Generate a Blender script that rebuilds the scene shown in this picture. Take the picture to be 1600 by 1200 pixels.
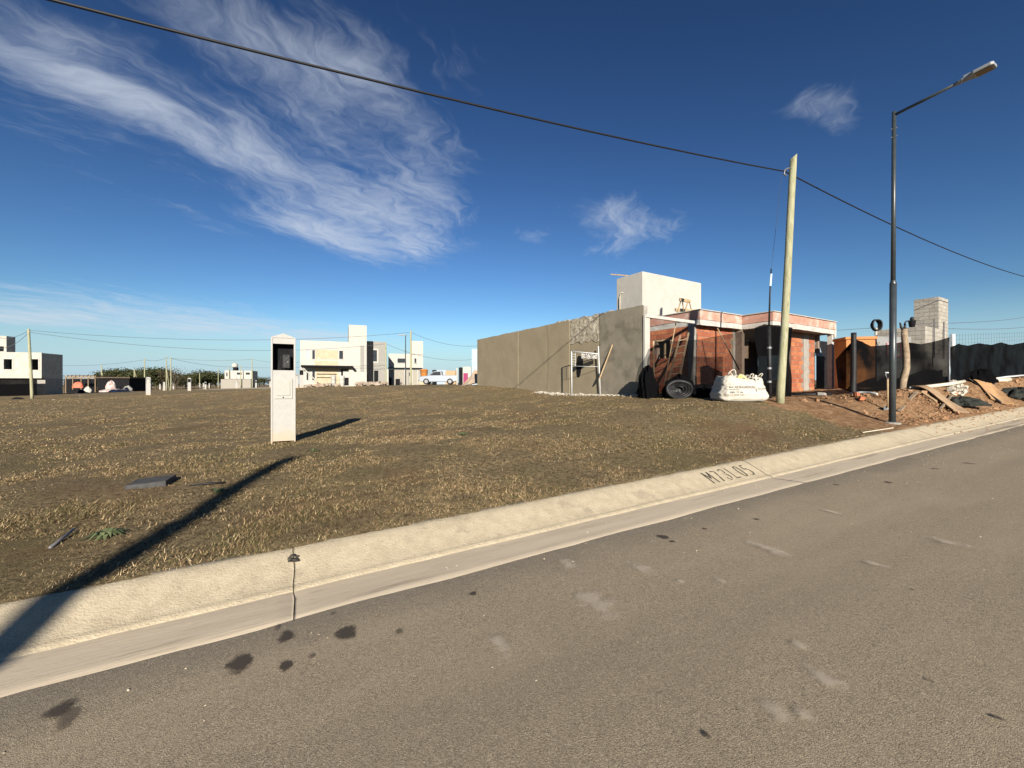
import bpy, math, random
import numpy as np
from mathutils import Vector, Matrix, noise as mnoise
random.seed(7); rng = np.random.default_rng(7)
R = math.radians
sc = bpy.context.scene
col = sc.collection
for o in list(bpy.data.objects): bpy.data.objects.remove(o)

# ------------------------------------------------------------------ camera, sky, sun, exposure
E = 1.5                 # eye height above the road, metres
F = 640.0               # focal length in photograph pixels (1600 wide)
cam = bpy.data.objects.new('camera', bpy.data.cameras.new('camera'))
cam.data.sensor_width = 36; cam.data.lens = 36*F/1600
cam.data.clip_start = .05; cam.data.clip_end = 5000
cam.location = (0, 0, E); cam.rotation_euler = (R(90), 0, 0)
col.objects.link(cam); sc.camera = cam
SUN_EL = R(20.5); SUN_H = Vector((.125, -1)).normalized()
sd = Vector((SUN_H.x*math.cos(SUN_EL), SUN_H.y*math.cos(SUN_EL), math.sin(SUN_EL)))
sun = bpy.data.objects.new('sun', bpy.data.lights.new('sun', 'SUN'))
sun.data.energy = 5.0; sun.data.angle = R(.5); sun.data.color = (1, .91, .79)
sun.rotation_euler = sd.to_track_quat('Z', 'Y').to_euler(); sun.location = (3, -20, 20)
col.objects.link(sun)
sc.view_settings.view_transform = 'Standard'; sc.view_settings.look = 'None'
sc.view_settings.gamma = 1; sc.view_settings.use_curve_mapping = False
sc.view_settings.exposure = 1.02

def nd(nt, t, ins=None, **attrs):
    n = nt.nodes.new(t)
    for k, v in attrs.items(): setattr(n, k, v)
    for k, v in (ins or {}).items():
        s = n.inputs[k]
        if isinstance(v, bpy.types.NodeSocket): nt.links.new(v, s)
        else: s.default_value = v
    return n
def mth(nt, op, a, b=None, c=None, clamp=False):
    d = {0: a}
    if b is not None: d[1] = b
    if c is not None: d[2] = c
    return nd(nt, 'ShaderNodeMath', d, operation=op, use_clamp=clamp).outputs[0]
def mrange(nt, v, a, b, c=0., d=1., smooth=True):
    return nd(nt, 'ShaderNodeMapRange', {0: v, 1: a, 2: b, 3: c, 4: d}, interpolation_type='SMOOTHSTEP' if smooth else 'LINEAR').outputs[0]
def mixc(nt, f, a, b, blend='MIX'):
    n = nt.nodes.new('ShaderNodeMix'); n.data_type = 'RGBA'; n.blend_type = blend
    for i, v in ((0, f), (6, a), (7, b)):
        if isinstance(v, bpy.types.NodeSocket): nt.links.new(v, n.inputs[i])
        elif i: n.inputs[i].default_value = (*v[:3], 1)
        else: n.inputs[i].default_value = v
    return n.outputs[2]

def pdir(px, py):
    return ((px-800)/F, 1.0, (600-py)/F)
KZ = .06
def pcl(px, py):         # photograph pixel -> coordinates on the cloud sheet
    d = Vector(pdir(px, py)).normalized()
    return d.x/(d.z+KZ), d.y/(d.z+KZ)

w = bpy.data.worlds.new('World'); sc.world = w; w.use_nodes = True
nt = w.node_tree; nt.nodes.clear()
out = nd(nt, 'ShaderNodeOutputWorld')
sky = nd(nt, 'ShaderNodeTexSky', sky_type='NISHITA')
sky.sun_disc = False; sky.sun_elevation = SUN_EL; sky.sun_rotation = math.atan2(SUN_H.x, SUN_H.y)
sky.air_density = 1.15; sky.dust_density = .0; sky.ozone_density = 4.0; sky.altitude = 300
tc = nd(nt, 'ShaderNodeTexCoord')
sx = nd(nt, 'ShaderNodeSeparateXYZ', {0: tc.outputs['Generated']})
zz = mth(nt, 'ADD', mth(nt, 'MAXIMUM', sx.outputs[2], .0), KZ)
cx = mth(nt, 'DIVIDE', sx.outputs[0], zz); cy = mth(nt, 'DIVIDE', sx.outputs[1], zz)
CA, CB = .40, .917       # direction of the cirrus streaks
ca = mth(nt, 'ADD', mth(nt, 'MULTIPLY', cx, CA), mth(nt, 'MULTIPLY', cy, CB))
cb = mth(nt, 'SUBTRACT', mth(nt, 'MULTIPLY', cx, CB), mth(nt, 'MULTIPLY', cy, CA))
pv = nd(nt, 'ShaderNodeCombineXYZ', {0: cx, 1: cy, 2: 0.}).outputs[0]
warp = nd(nt, 'ShaderNodeTexNoise', {'Vector': pv, 'Scale': 1.6, 'Detail': 4., 'Roughness': .55})
wv = mth(nt, 'MULTIPLY', mth(nt, 'SUBTRACT', warp.outputs[0], .5), .9)
sv = nd(nt, 'ShaderNodeCombineXYZ', {0: mth(nt, 'ADD', mth(nt, 'MULTIPLY', ca, 1.25), mth(nt, 'MULTIPLY', wv, .8)), 1: mth(nt, 'ADD', mth(nt, 'MULTIPLY', cb, 3.0), mth(nt, 'MULTIPLY', wv, 1.9)), 2: 3.3}).outputs[0]
st = nd(nt, 'ShaderNodeTexNoise', {'Vector': sv, 'Scale': 1.5, 'Detail': 9., 'Roughness': .6, 'Distortion': .5})
fv = nd(nt, 'ShaderNodeCombineXYZ', {0: mth(nt, 'MULTIPLY', ca, 2.6), 1: mth(nt, 'ADD', mth(nt, 'MULTIPLY', cb, 7.), mth(nt, 'MULTIPLY', wv, 6.)), 2: 7.7}).outputs[0]
fi = nd(nt, 'ShaderNodeTexNoise', {'Vector': fv, 'Scale': 2.4, 'Detail': 7., 'Roughness': .62, 'Distortion': .3})
def blob(px, py, ra, rb, amp):
    x0, y0 = pcl(px, py); a0 = CA*x0+CB*y0; b0 = CB*x0-CA*y0
    da = mth(nt, 'MULTIPLY', mth(nt, 'SUBTRACT', ca, a0), 1/ra)
    db = mth(nt, 'MULTIPLY', mth(nt, 'SUBTRACT', cb, b0), 1/rb)
    q = mth(nt, 'ADD', mth(nt, 'MULTIPLY', da, da), mth(nt, 'MULTIPLY', db, db))
    return mth(nt, 'MULTIPLY', mth(nt, 'EXPONENT', mth(nt, 'MULTIPLY', q, -1.)), amp)
mask = None
for b in [(430, 240, .95, .72, .17), (40, 70, .26, .2, .17), (160, 130, .26, .18, .17), (270, 200, .26, .18, .19), (370, 245, .26, .18, .22), (120, 210, .25, .2, .08), (230, 300, .3, .2, .08),
          (340, 350, .24, .16, .22), (470, 350, .32, .2, .30), (560, 390, .42, .22, .46), (650, 380, .38, .24, .46), (590, 310, .36, .26, .30), (690, 310, .3, .16, .28),
          (480, 190, .2, .2, .12), (600, 220, .3, .22, .16), (700, 215, .25, .14, .18), (340, 40, .22, .18, .22), (470, 70, .22, .18, .20), (560, 110, .2, .2, .16), (660, 70, .2, .2, .10),
          (975, 350, .28, .32, .38), (930, 325, .2, .2, .16), (1030, 360, .16, .16, .2), (945, 392, .18, .2, .26), (830, 368, .14, .12, .38), (1275, 160, .12, .12, .28), (1310, 185, .14, .12, .24), (1300, 230, .2, .12, .1),
          (100, 500, 1.6, .9, .38), (300, 495, 1.8, .9, .28), (520, 530, 2.2, 1.2, .28), (980, 428, .3, .16, .26), (740, 385, .12, .1, .14)]:
    v = blob(*b); mask = v if mask is None else mth(nt, 'ADD', mask, v)
big = nd(nt, 'ShaderNodeTexNoise', {'Vector': pv, 'Scale': .45, 'Detail': 2.})
mask = mth(nt, 'ADD', mask, mrange(nt, big.outputs[0], .52, .8, 0., .30))
dens = mth(nt, 'ADD', mth(nt, 'MULTIPLY', st.outputs[0], .8), mth(nt, 'MULTIPLY', fi.outputs[0], .42))
dens = mrange(nt, mth(nt, 'ADD', dens, mask), .80, 1.46, 0., 1.)
dens = mth(nt, 'MULTIPLY', dens, mrange(nt, sx.outputs[2], .0, .10))
dens = mth(nt, 'MULTIPLY', dens, .76)
hs = nd(nt, 'ShaderNodeVectorMath', {0: nd(nt, 'ShaderNodeGamma', {0: nd(nt, 'ShaderNodeVectorMath', {0: sky.outputs[0], 1: (12., 12., 12.)}, operation='MINIMUM').outputs[0], 1: 1.58}).outputs[0], 1: (.40, .385, .375)}, operation='MULTIPLY')
hz = mixc(nt, mrange(nt, sx.outputs[2], .0, .17, .92, 0.), hs.outputs[0], (4.4, 6.5, 8.0))
b1 = nd(nt, 'ShaderNodeBackground', {0: hz, 1: .0465})
b2 = nd(nt, 'ShaderNodeBackground', {0: (.80, .88, 1., 1), 1: .40})
ms = nd(nt, 'ShaderNodeMixShader', {0: dens, 1: b1.outputs[0], 2: b2.outputs[0]})
nt.links.new(ms.outputs[0], out.inputs[0])

# ------------------------------------------------------------------ helpers
def tag(o, label=None, cat=None, group=None, kind=None):
    if label: o['label'] = label
    if cat: o['category'] = cat
    if group: o['group'] = group
    if kind: o['kind'] = kind
    return o
def empty(name, loc, rz=0., label=None, cat=None, group=None):
    o = bpy.data.objects.new(name, None); o.empty_display_size = .2
    o.location = loc; o.rotation_euler = (0, 0, rz); col.objects.link(o)
    return tag(o, label, cat, group)
def copy_tree(o, parent=None):
    c = o.copy(); col.objects.link(c); c.parent = parent
    for ch in [k for k in bpy.data.objects if k.parent == o]: copy_tree(ch, c)
    return c

class MB:
    def __init__(s): s.v = []; s.f = []
    def add(s, vs, fs):
        b = len(s.v); s.v += [tuple(v) for v in vs]; s.f += [tuple(i+b for i in f) for f in fs]; return s
    def box(s, x0, x1, y0, y1, z0, z1, M=None, jit=0.):
        vs = [Vector((x, y, z)) for z in (z0, z1) for y in (y0, y1) for x in (x0, x1)]
        if jit: vs = [v+Vector([random.uniform(-jit, jit) for _ in '123']) for v in vs]
        if M: vs = [M @ v for v in vs]
        return s.add(vs, [(0, 2, 3, 1), (4, 5, 7, 6), (0, 1, 5, 4), (2, 6, 7, 3), (0, 4, 6, 2), (1, 3, 7, 5)])
    def bar(s, a, b, wx, wy=None):       # square bar between two points
        a = Vector(a); b = Vector(b); d = b-a; wy = wy or wx
        q = d.to_track_quat('Z', 'Y').to_matrix().to_4x4(); q.translation = a
        return s.box(-wx/2, wx/2, -wy/2, wy/2, 0, d.length, q)
    def tube(s, pts, rad, k=8, cap=True):
        pts = [Vector(p) for p in pts]; n = len(pts)
        if not hasattr(rad, '__len__'): rad = [rad]*n
        vs = []; up = None
        for i, p in enumerate(pts):
            d = (pts[min(i+1, n-1)]-pts[max(i-1, 0)]).normalized()
            if up is None: up = Vector((0, 0, 1)) if abs(d.z) < .9 else Vector((1, 0, 0))
            x = up.cross(d).normalized(); y = d.cross(x); up = y
            for j in range(k):
                t = 2*math.pi*j/k; vs.append(p+x*(math.cos(t)*rad[i])+y*(math.sin(t)*rad[i]))
        fs = [(i*k+j, i*k+(j+1) % k, (i+1)*k+(j+1) % k, (i+1)*k+j) for i in range(n-1) for j in range(k)]
        if cap: fs += [tuple(reversed(range(k))), tuple(range((n-1)*k, n*k))]
        return s.add(vs, fs)
    def prism(s, poly, y0, y1, M=None):  # polygon in xz extruded along y
        n = len(poly); vs = [Vector((x, y0, z)) for x, z in poly]+[Vector((x, y1, z)) for x, z in poly]
        if M: vs = [M @ v for v in vs]
        return s.add(vs, [tuple(range(n)), tuple(reversed(range(n, 2*n)))]+[(i, n+i, n+(i+1) % n, (i+1) % n) for i in range(n)])
    def lathe(s, prof, k=16, M=None, c=(0, 0, 0)):
        vs = []
        for r, z in prof:
            for j in range(k):
                t = 2*math.pi*j/k; v = Vector((c[0]+r*math.cos(t), c[1]+r*math.sin(t), c[2]+z)); vs.append(M @ v if M else v)
        n = len(prof)
        fs = [(i*k+j, i*k+(j+1) % k, (i+1)*k+(j+1) % k, (i+1)*k+j) for i in range(n-1) for j in range(k)]
        fs += [tuple(reversed(range(k))), tuple(range((n-1)*k, n*k))]
        return s.add(vs, fs)
    def grid(s, fn, nu, nv):
        vs = [fn(i/nu, j/nv) for j in range(nv+1) for i in range(nu+1)]
        return s.add(vs, [(j*(nu+1)+i, j*(nu+1)+i+1, (j+1)*(nu+1)+i+1, (j+1)*(nu+1)+i) for j in range(nv) for i in range(nu)])
    def build(s, name, m, parent=None, smooth=False, bevel=0., loc=None):
        me = bpy.data.meshes.new(name); me.from_pydata(s.v, [], s.f)
        me.validate()
        o = bpy.data.objects.new(name, me); col.objects.link(o)
        if m: me.materials.append(m)
        if smooth: me.polygons.foreach_set('use_smooth', [True]*len(me.polygons))
        if parent: o.parent = parent
        if loc is not None: o.location = loc
        if bevel:
            b = o.modifiers.new('bevel', 'BEVEL'); b.width = bevel; b.segments = 2; b.limit_method = 'ANGLE'
        return o

MATS = {}
KA = .79
def dim(c, k): return tuple(v*k for v in c) if c else c
def pm(name, c1, c2=None, scale=6., rough=.85, bump=.0, bscale=None, detail=6., c3=None, s3=1.2, t3=(.5, .65), metal=0., stretch=None, obj=False, rand=0., spec=.3, rot=0., speck=None):
    kk_ = .82 if name in ('white render', 'pillar paint', 'meter lid grey', 'white woven bag') else KA
    c1 = dim(c1, kk_); c2 = dim(c2, kk_); c3 = dim(c3, kk_)
    if speck: speck = [(dim(q[0], kk_), *q[1:]) for q in speck]
    m = bpy.data.materials.new(name); m.use_nodes = True; nt = m.node_tree
    bs = nt.nodes['Principled BSDF']
    if obj: P = nd(nt, 'ShaderNodeTexCoord').outputs['Object']
    else: P = nd(nt, 'ShaderNodeNewGeometry').outputs['Position']
    if stretch: P = nd(nt, 'ShaderNodeMapping', {0: P, 2: (0, 0, rot), 3: stretch if not rot else tuple(1/q for q in stretch)}, vector_type='TEXTURE' if rot else 'POINT').outputs[0]
    c = c1
    if c2:
        n1 = nd(nt, 'ShaderNodeTexNoise', {'Vector': P, 'Scale': scale, 'Detail': detail, 'Roughness': .6})
        c = mixc(nt, mrange(nt, n1.outputs[0], .34, .66), c1, c2)
    if c3:
        n2 = nd(nt, 'ShaderNodeTexNoise', {'Vector': P, 'Scale': s3, 'Detail': 7., 'Roughness': .62})
        c = mixc(nt, mrange(nt, n2.outputs[0], *t3), c, c3)
    if speck:
        for cs_, ss_, lo_, hi_, am_ in speck:
            n3 = nd(nt, 'ShaderNodeTexNoise', {'Vector': P, 'Scale': ss_, 'Detail': 4., 'Roughness': .7})
            c = mixc(nt, mth(nt, 'MULTIPLY', mrange(nt, n3.outputs[0], lo_, hi_), am_), c, cs_)
    if rand:
        oi = nd(nt, 'ShaderNodeObjectInfo')
        hv = nd(nt, 'ShaderNodeHueSaturation', {'Value': mth(nt, 'ADD', mth(nt, 'MULTIPLY', oi.outputs['Random'], rand), 1-rand/2),
                                                'Hue': mth(nt, 'ADD', mth(nt, 'MULTIPLY', oi.outputs['Random'], rand*.03), .5-rand*.015)})
        if isinstance(c, bpy.types.NodeSocket): nt.links.new(c, hv.inputs['Color'])
        else: hv.inputs['Color'].default_value = (*c, 1)
        c = hv.outputs[0]
    if isinstance(c, bpy.types.NodeSocket): nt.links.new(c, bs.inputs['Base Color'])
    else: bs.inputs['Base Color'].default_value = (*c, 1)
    bs.inputs['Roughness'].default_value = rough; bs.inputs['Metallic'].default_value = metal
    bs.inputs['Specular IOR Level'].default_value = spec
    if bump:
        nb = nd(nt, 'ShaderNodeTexNoise', {'Vector': P, 'Scale': bscale or scale*3, 'Detail': 6., 'Roughness': .65})
        bp = nd(nt, 'ShaderNodeBump', {'Height': nb.outputs[0], 'Strength': min(1., bump), 'Distance': .02})
        nt.links.new(bp.outputs[0], bs.inputs['Normal'])
    MATS[name] = m; return m
def netmat(name, alpha, c=(.004, .004, .0044), var=.12):
    m = bpy.data.materials.new(name); m.use_nodes = True; nt = m.node_tree; bs = nt.nodes['Principled BSDF']
    bs.inputs['Base Color'].default_value = (*c, 1); bs.inputs['Roughness'].default_value = .9; bs.inputs['Specular IOR Level'].default_value = 0.
    P = nd(nt, 'ShaderNodeNewGeometry').outputs['Position']
    n1 = nd(nt, 'ShaderNodeTexNoise', {'Vector': P, 'Scale': 1.6, 'Detail': 6.})
    n2 = nd(nt, 'ShaderNodeTexNoise', {'Vector': P, 'Scale': 60., 'Detail': 2.})
    a = mth(nt, 'ADD', mth(nt, 'MULTIPLY', mth(nt, 'SUBTRACT', n1.outputs[0], .5), var*3), alpha)
    a = mth(nt, 'ADD', a, mth(nt, 'MULTIPLY', mth(nt, 'SUBTRACT', n2.outputs[0], .5), min(.35, (1-alpha)*1.2)), clamp=True)
    nt.links.new(a, bs.inputs['Alpha']); MATS[name] = m; return m

M_conc = pm('kerb concrete', (.52, .445, .315), (.44, .375, .26), 9., .9, .5, 70., c3=(.37, .315, .225), s3=3.2, t3=(.56, .70), speck=[((.24, .20, .14), 42., .58, .66, .55), ((.62, .55, .42), 60., .58, .66, .5), ((.30, .25, .18), 1.3, .52, .66, .2)])
ROADROT = math.pi/2-math.atan2(1200., F)
M_gut = pm('gutter concrete', (.66, .56, .41), (.56, .47, .345), 2.5, .9, .2, 30., c3=(.38, .315, .225), s3=1.6, t3=(.54, .64), speck=[((.30, .25, .18), 26., .59, .68, .5), ((.64, .56, .43), 5., .56, .66, .6)], stretch=(.18, 2.2, 1.), rot=ROADROT)
M_white = pm('white render', (.47, .455, .405), (.43, .415, .37), 3., .85, .15, 40., c3=(.385, .365, .315), s3=.8, t3=(.58, .8))
M_pil = pm('pillar paint', (.40, .393, .37), (.37, .363, .34), 9., .7, .1, 50., obj=True)
_nt = M_pil.node_tree; _bs = _nt.nodes['Principled BSDF']; _src = _bs.inputs['Base Color'].links[0].from_socket
_oc = nd(_nt, 'ShaderNodeTexCoord').outputs['Object']; _z = nd(_nt, 'ShaderNodeSeparateXYZ', {0: _oc}).outputs[2]
_n = nd(_nt, 'ShaderNodeTexNoise', {'Vector': _oc, 'Scale': 7., 'Detail': 6.}).outputs[0]
_f = mrange(_nt, mth(_nt, 'ADD', _z, mth(_nt, 'MULTIPLY', mth(_nt, 'SUBTRACT', _n, .5), .5)), .02, .42, .62, 0.)
_nt.links.new(mixc(_nt, _f, _src, (.40, .29, .17)), _bs.inputs['Base Color'])
M_panel = pm('meter lid grey', (.40, .39, .35), (.37, .36, .32), 12., .5, obj=True)
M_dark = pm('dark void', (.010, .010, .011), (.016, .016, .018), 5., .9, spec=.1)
M_black = pm('black plastic', (.010, .010, .011), (.02, .02, .022), 8., .55, .3, 20.)
M_pole = pm('weathered green wood', (.30, .30, .17), (.40, .39, .26), 3., .85, .5, 25., c3=(.20, .19, .11), s3=2.5, t3=(.55, .72), stretch=(6, 6, 1))
M_wood = pm('raw timber', (.46, .34, .20), (.36, .26, .15), 7., .8, .3, 30.)
M_bark = pm('pale log bark', (.36, .28, .19), (.24, .18, .12), 8., .9, .6, 30.)
M_lamp = pm('dark lamp paint', (.035, .045, .05), (.045, .055, .06), 6., .38, 0., spec=.5)
M_lampl = pm('grey lamp housing', (.30, .32, .33), (.26, .28, .29), 8., .45)
M_lens = pm('lamp lens', (.16, .12, .08), (.20, .16, .11), 30., .35)
M_cable = pm('cable black', (.012, .012, .014), None, rough=.6)
M_wire = pm('far wire', (.09, .10, .12), None, rough=.7)
M_plas = pm('grey brown plaster', (.31, .26, .172), (.275, .23, .152), 1.6, .92, .25, 30., c3=(.25, .212, .15), s3=.7, t3=(.5, .78))
M_plasd = pm('stained plaster', (.27, .24, .18), (.22, .195, .15), 2.2, .92, .3, 25., c3=(.155, .138, .105), s3=1.5, t3=(.48, .7))
M_plasr = pm('rough chipped plaster', (.47, .42, .32), (.24, .205, .15), 9., .95, 1., 22., c3=(.58, .53, .42), s3=3.2, t3=(.5, .62))
M_mort = pm('mortar', (.30, .225, .175), (.24, .18, .14), 8., .95, .3, 40.)
M_brick = pm('hollow red brick', (.42, .145, .07), (.34, .112, .055), 9., .85, .3, 50., c3=(.46, .20, .115), s3=2.5, t3=(.55, .75), rand=.45)
M_concg = pm('grey concrete', (.36, .34, .30), (.29, .275, .245), 4., .9, .3, 40., c3=(.22, .21, .19), s3=1.5, t3=(.55, .75))
M_pink = pm('pink brick band', (.52, .30, .23), (.42, .21, .15), 4., .9, .4, 30., c3=(.58, .43, .36), s3=2., t3=(.48, .66))
M_beam = pm('whitish beam', (.55, .53, .48), (.44, .42, .38), 4., .85, .2, 30., c3=(.33, .31, .28), s3=2.2, t3=(.56, .72))
M_block = pm('grey concrete block', (.40, .375, .32), (.33, .305, .26), 8., .95, .4, 40., rand=.25)
M_whitem = pm('white steel tube', (.66, .68, .68), (.55, .58, .58), 15., .45)
M_pipe = pm('cream pipe', (.66, .60, .48), (.58, .52, .41), 8., .6)
M_orange = pm('orange cabin', (.50, .205, .055), (.42, .16, .04), 3., .6)
M_bag = pm('white woven bag', (.52, .49, .42), (.46, .43, .365), 7., .8, .4, 30., c3=(.36, .325, .265), s3=4., t3=(.6, .78))
M_ink = pm('grey print', (.07, .07, .08), (.16, .16, .16), 30., .8)
M_stencil = pm('stencil paint', (.03, .028, .025), (.085, .075, .06), 14., .8)
M_yellow = pm('yellow wrapper', (.65, .50, .10), (.70, .62, .35), 10., .6)
M_blue = pm('pale blue tape', (.55, .70, .80), None, rough=.4)
M_soil = pm('red soil', (.36, .21, .112), (.28, .155, .08), 5., .95, .7, 30., c3=(.44, .285, .165), s3=2., t3=(.5, .68))
M_clay = pm('dusty board', (.42, .29, .175), (.35, .235, .14), 4., .95, .5, 30.)
M_steel = pm('dull steel', (.25, .25, .26), (.18, .18, .19), 10., .5, metal=.5)
M_grey = pm('grey paint', (.30, .29, .26), (.27, .26, .235), 3., .85)
M_beige = pm('raw beige render', (.52, .44, .31), (.44, .37, .25), 2., .9)
M_glass = pm('dark window glass', (.02, .022, .026), (.03, .033, .038), 2., .15, spec=.6)
M_rub = pm('pale rubble', (.60, .56, .48), (.45, .41, .34), 12., .95, .4, 30., rand=.3)
M_car = pm('silver car paint', (.32, .36, .41), None, rough=.3, metal=.3, spec=.5)
M_rubber = pm('tyre rubber', (.016, .016, .017), None, rough=.8)
M_redp = pm('red plastic sheet', (.62, .13, .07), (.70, .20, .12), 4., .6)
M_pinkp = pm('pink bags', (.50, .40, .36), (.58, .53, .50), 3., .7, c3=(.38, .18, .16), s3=1.5, t3=(.5, .65))
M_bluep = pm('pale blue panel', (.36, .43, .50), (.31, .38, .45), 3., .5)
M_mag = pm('magenta cloth', (.30, .04, .12), None, rough=.8)
M_trunk = pm('tree trunk', (.12, .09, .06), (.08, .06, .04), 5., .9)
M_net = netmat('black shade net', .60)
M_netd = netmat('dense black net', .97, var=.03)
M_netw = netmat('wire mesh', .20, c=(.12, .12, .12), var=.02)

# ------------------------------------------------------------------ the lie of the land
TH = math.atan2(1200., F)                       # road heading, right of the view axis
D = np.array([math.sin(TH), math.cos(TH)]); NN = np.array([-math.cos(TH), math.sin(TH)])
N_EDGE, N_LIP, N_TOP = 2.95, 3.45, 3.82
def zr(s): return 60*.032*np.tanh(np.asarray(s)/60.)
def sn(x, y): return x*D[0]+y*D[1], x*NN[0]+y*NN[1]
def xy(s, n): return s*D[0]+n*NN[0], s*D[1]+n*NN[1]
def sstep(a, b, x):
    t = np.clip((x-a)/(b-a), 0, 1); return t*t*(3-2*t)
def lot_base(s, n): return zr(s)+.145+.010*np.clip(n-N_TOP, 0, 40)
def ramp(s, n):
    w_ = 3.4-2.0*sstep(12.6, 14.5, s)
    return sstep(0, 1, (n-N_TOP-.02)/w_)
_cp = []
def cp(px, y, z, py=None): _cp.append(((px-800)/F*y, y, z+E))
for c in [(443, 8.66, -1.22), (560, 15.0, -1.25), (232, 51, -1.40), (296, 70, -1.2), (65, 55, -1.47), (100, 75, -1.6), (470, 47, -.46),
          (640, 67, -.2), (600, 50, -.22), (700, 48, -.06), (746, 26, -.06), (810, 21, -.22), (855, 19, -.45), (915, 16.3, -.46), (1000, 14.2, -.36),
          (1219, 11, -.464), (1155, 11.5, -.50), (1300, 14, -.42), (1340, 12.3, -.36), (1410, 13.1, -.08), (1450, 13.3, -.06),
          (1490, 14.2, .02), (1540, 15.5, .22), (1600, 17.5, .32), (1640, 20, .35), (800, 12.5, -.92), (700, 20, -.75), (500, 30, -1.1), (350, 30, -1.3), (250, 20, -1.3),
          (640, 35, -.50), (1100, 16, -.35), (1250, 18, -.33), (400, 110, -1.0), (600, 110, -.3), (200, 12, -1.3), (1000, 30, -.2), (1330, 20, -.2), (1440, 20, 0)]: cp(*c)
_cp = np.array(_cp)
def _k(r): L = 9.; return (1+r/L)*np.exp(-r/L)
_s, _n = sn(_cp[:, 0], _cp[:, 1])
_res = (_cp[:, 2]-lot_base(_s, _n))/np.maximum(ramp(_s, _n), .35)
_K = _k(np.hypot(_cp[:, None, 0]-_cp[None, :, 0], _cp[:, None, 1]-_cp[None, :, 1]))+np.eye(len(_cp))*.01
_wt = np.linalg.solve(_K, _res)
def H(x, y):
    x = np.asarray(x, float); y = np.asarray(y, float); shp = x.shape; x = x.ravel(); y = y.ravel()
    s, n = sn(x, y); r = np.hypot(x[:, None]-_cp[None, :, 0], y[:, None]-_cp[None, :, 1])
    z = lot_base(s, n)+ramp(s, n)*(_k(r) @ _wt)
    fl = np.minimum(np.hypot(x, y), 400)
    return np.where(n > N_TOP, z, zr(s)+.145).reshape(shp)
def gz(x, y): return float(H(x, y))
def at(px, py, y): return Vector(((px-800)/F*y, y, E+(600-py)/F*y))
def gat(px, y):           # the ground point under a photograph column at depth y
    x = (px-800)/F*y; return Vector((x, y, gz(x, y)))
def fbm(x, y, sc_, o=3, z=0.):
    a = 1.; t = 0.; f = sc_
    for _ in range(o): t += a*mnoise.noise(Vector((x*f, y*f, z))); a *= .5; f *= 2.1
    return t

# ------------------------------------------------------------------ ground sheet
def spaced(lo, hi, core0, core1, step, g=1.18):
    a = list(np.arange(core0, core1+1e-6, step)); st = step
    while a[-1] < hi: st *= g; a.append(a[-1]+st)
    st = step
    while a[0] > lo: st *= g; a.insert(0, a[0]-st)
    return np.array(a)
S_ = spaced(-1500, 1500, -14, 30, .22)
n_hi = [v for v in spaced(N_TOP+.03, 1800, N_TOP+.03, 11, .16, 1.13)]
n_lo = [-1500, -600, -250, -120, -60, -35, -22, -15, -11, -9, -7.5, -6.5, -5.75, -5.6, -4, 0, 2.5, 3.70]
NA = np.array(n_lo+n_hi)
SS, NM = np.meshgrid(S_, NA)
X, Y = xy(SS, NM); Z = H(X, Y)
Z = np.where((NM < 3.75) & (NM > -5.7), zr(SS)-.15, Z)
rr = np.hypot(X, Y)
Zf = Z.ravel(); xf = X.ravel(); yf = Y.ravel(); nf = NM.ravel(); sf = SS.ravel(); dirt = np.zeros(len(Zf)); wet = np.zeros(len(Zf))
for i in range(len(Zf)):
    if nf[i] > 3.75 and rr.ravel()[i] < 60 and yf[i] > 0:
        if sf[i] < 12: Zf[i] -= .045*math.exp(-((nf[i]-5.2-.25*fbm(xf[i], yf[i], .35, 3, 9.))/.13)**2)
        q = fbm(xf[i], yf[i], .9, 4); em = float(sstep(12.4, 14., sf[i])*(1-sstep(9, 14, nf[i])))
        edge = float(sstep(N_TOP, N_TOP+.5, nf[i]))
        Zf[i] += edge*(q*(.028+.05*em))+mnoise.noise(Vector((xf[i]*3.1, yf[i]*3.1, 4)))*(.012+.03*em*edge)
        dm = max(em, float(sstep(10.2, 12.2, sf[i]+1.2*q-.25*(nf[i]-6))*(1-sstep(9.5, 13, nf[i]))))
        dirt[i] = dm
verts = np.column_stack([xf, yf, Zf])
nr, nc = X.shape
idx = np.arange(nr*nc).reshape(nr, nc)
faces = np.stack([idx[:-1, :-1], idx[:-1, 1:], idx[1:, 1:], idx[1:, :-1]], -1).reshape(-1, 4)
me = bpy.data.meshes.new('ground'); me.from_pydata(verts.tolist(), [], faces.tolist())
at_ = me.color_attributes.new('soil', 'FLOAT_COLOR', 'POINT')
at_.data.foreach_set('color', np.column_stack([dirt, wet, dirt*0, dirt*0+1]).astype(np.float32).ravel())
me.polygons.foreach_set('use_smooth', [True]*len(me.polygons))
ground = bpy.data.objects.new('ground', me); col.objects.link(ground); tag(ground, kind='structure')
m = bpy.data.materials.new('dry lawn and soil'); m.use_nodes = True; nt = m.node_tree; bs = nt.nodes['Principled BSDF']
P = nd(nt, 'ShaderNodeNewGeometry').outputs['Position']
def nz(scale, detail=6., rough=.6, vec=None, nt=nt):
    return nd(nt, 'ShaderNodeTexNoise', {'Vector': vec or P, 'Scale': scale, 'Detail': detail, 'Roughness': rough}).outputs[0]
c = mixc(nt, mrange(nt, nz(15, 8., .8), .40, .60), (.085, .058, .03), (.36, .28, .165))
c = mixc(nt, mth(nt, 'MULTIPLY', mrange(nt, nz(45, 5., .8), .48, .60), .75), c, (.47, .38, .235))
c = mixc(nt, mth(nt, 'MULTIPLY', mrange(nt, nz(70, 4., .8), .52, .62), .7), c, (.085, .06, .032))
c = mixc(nt, mth(nt, 'MULTIPLY', mrange(nt, nz(.55, 5.), .47, .66), .5), c, (.19, .165, .08))
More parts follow.
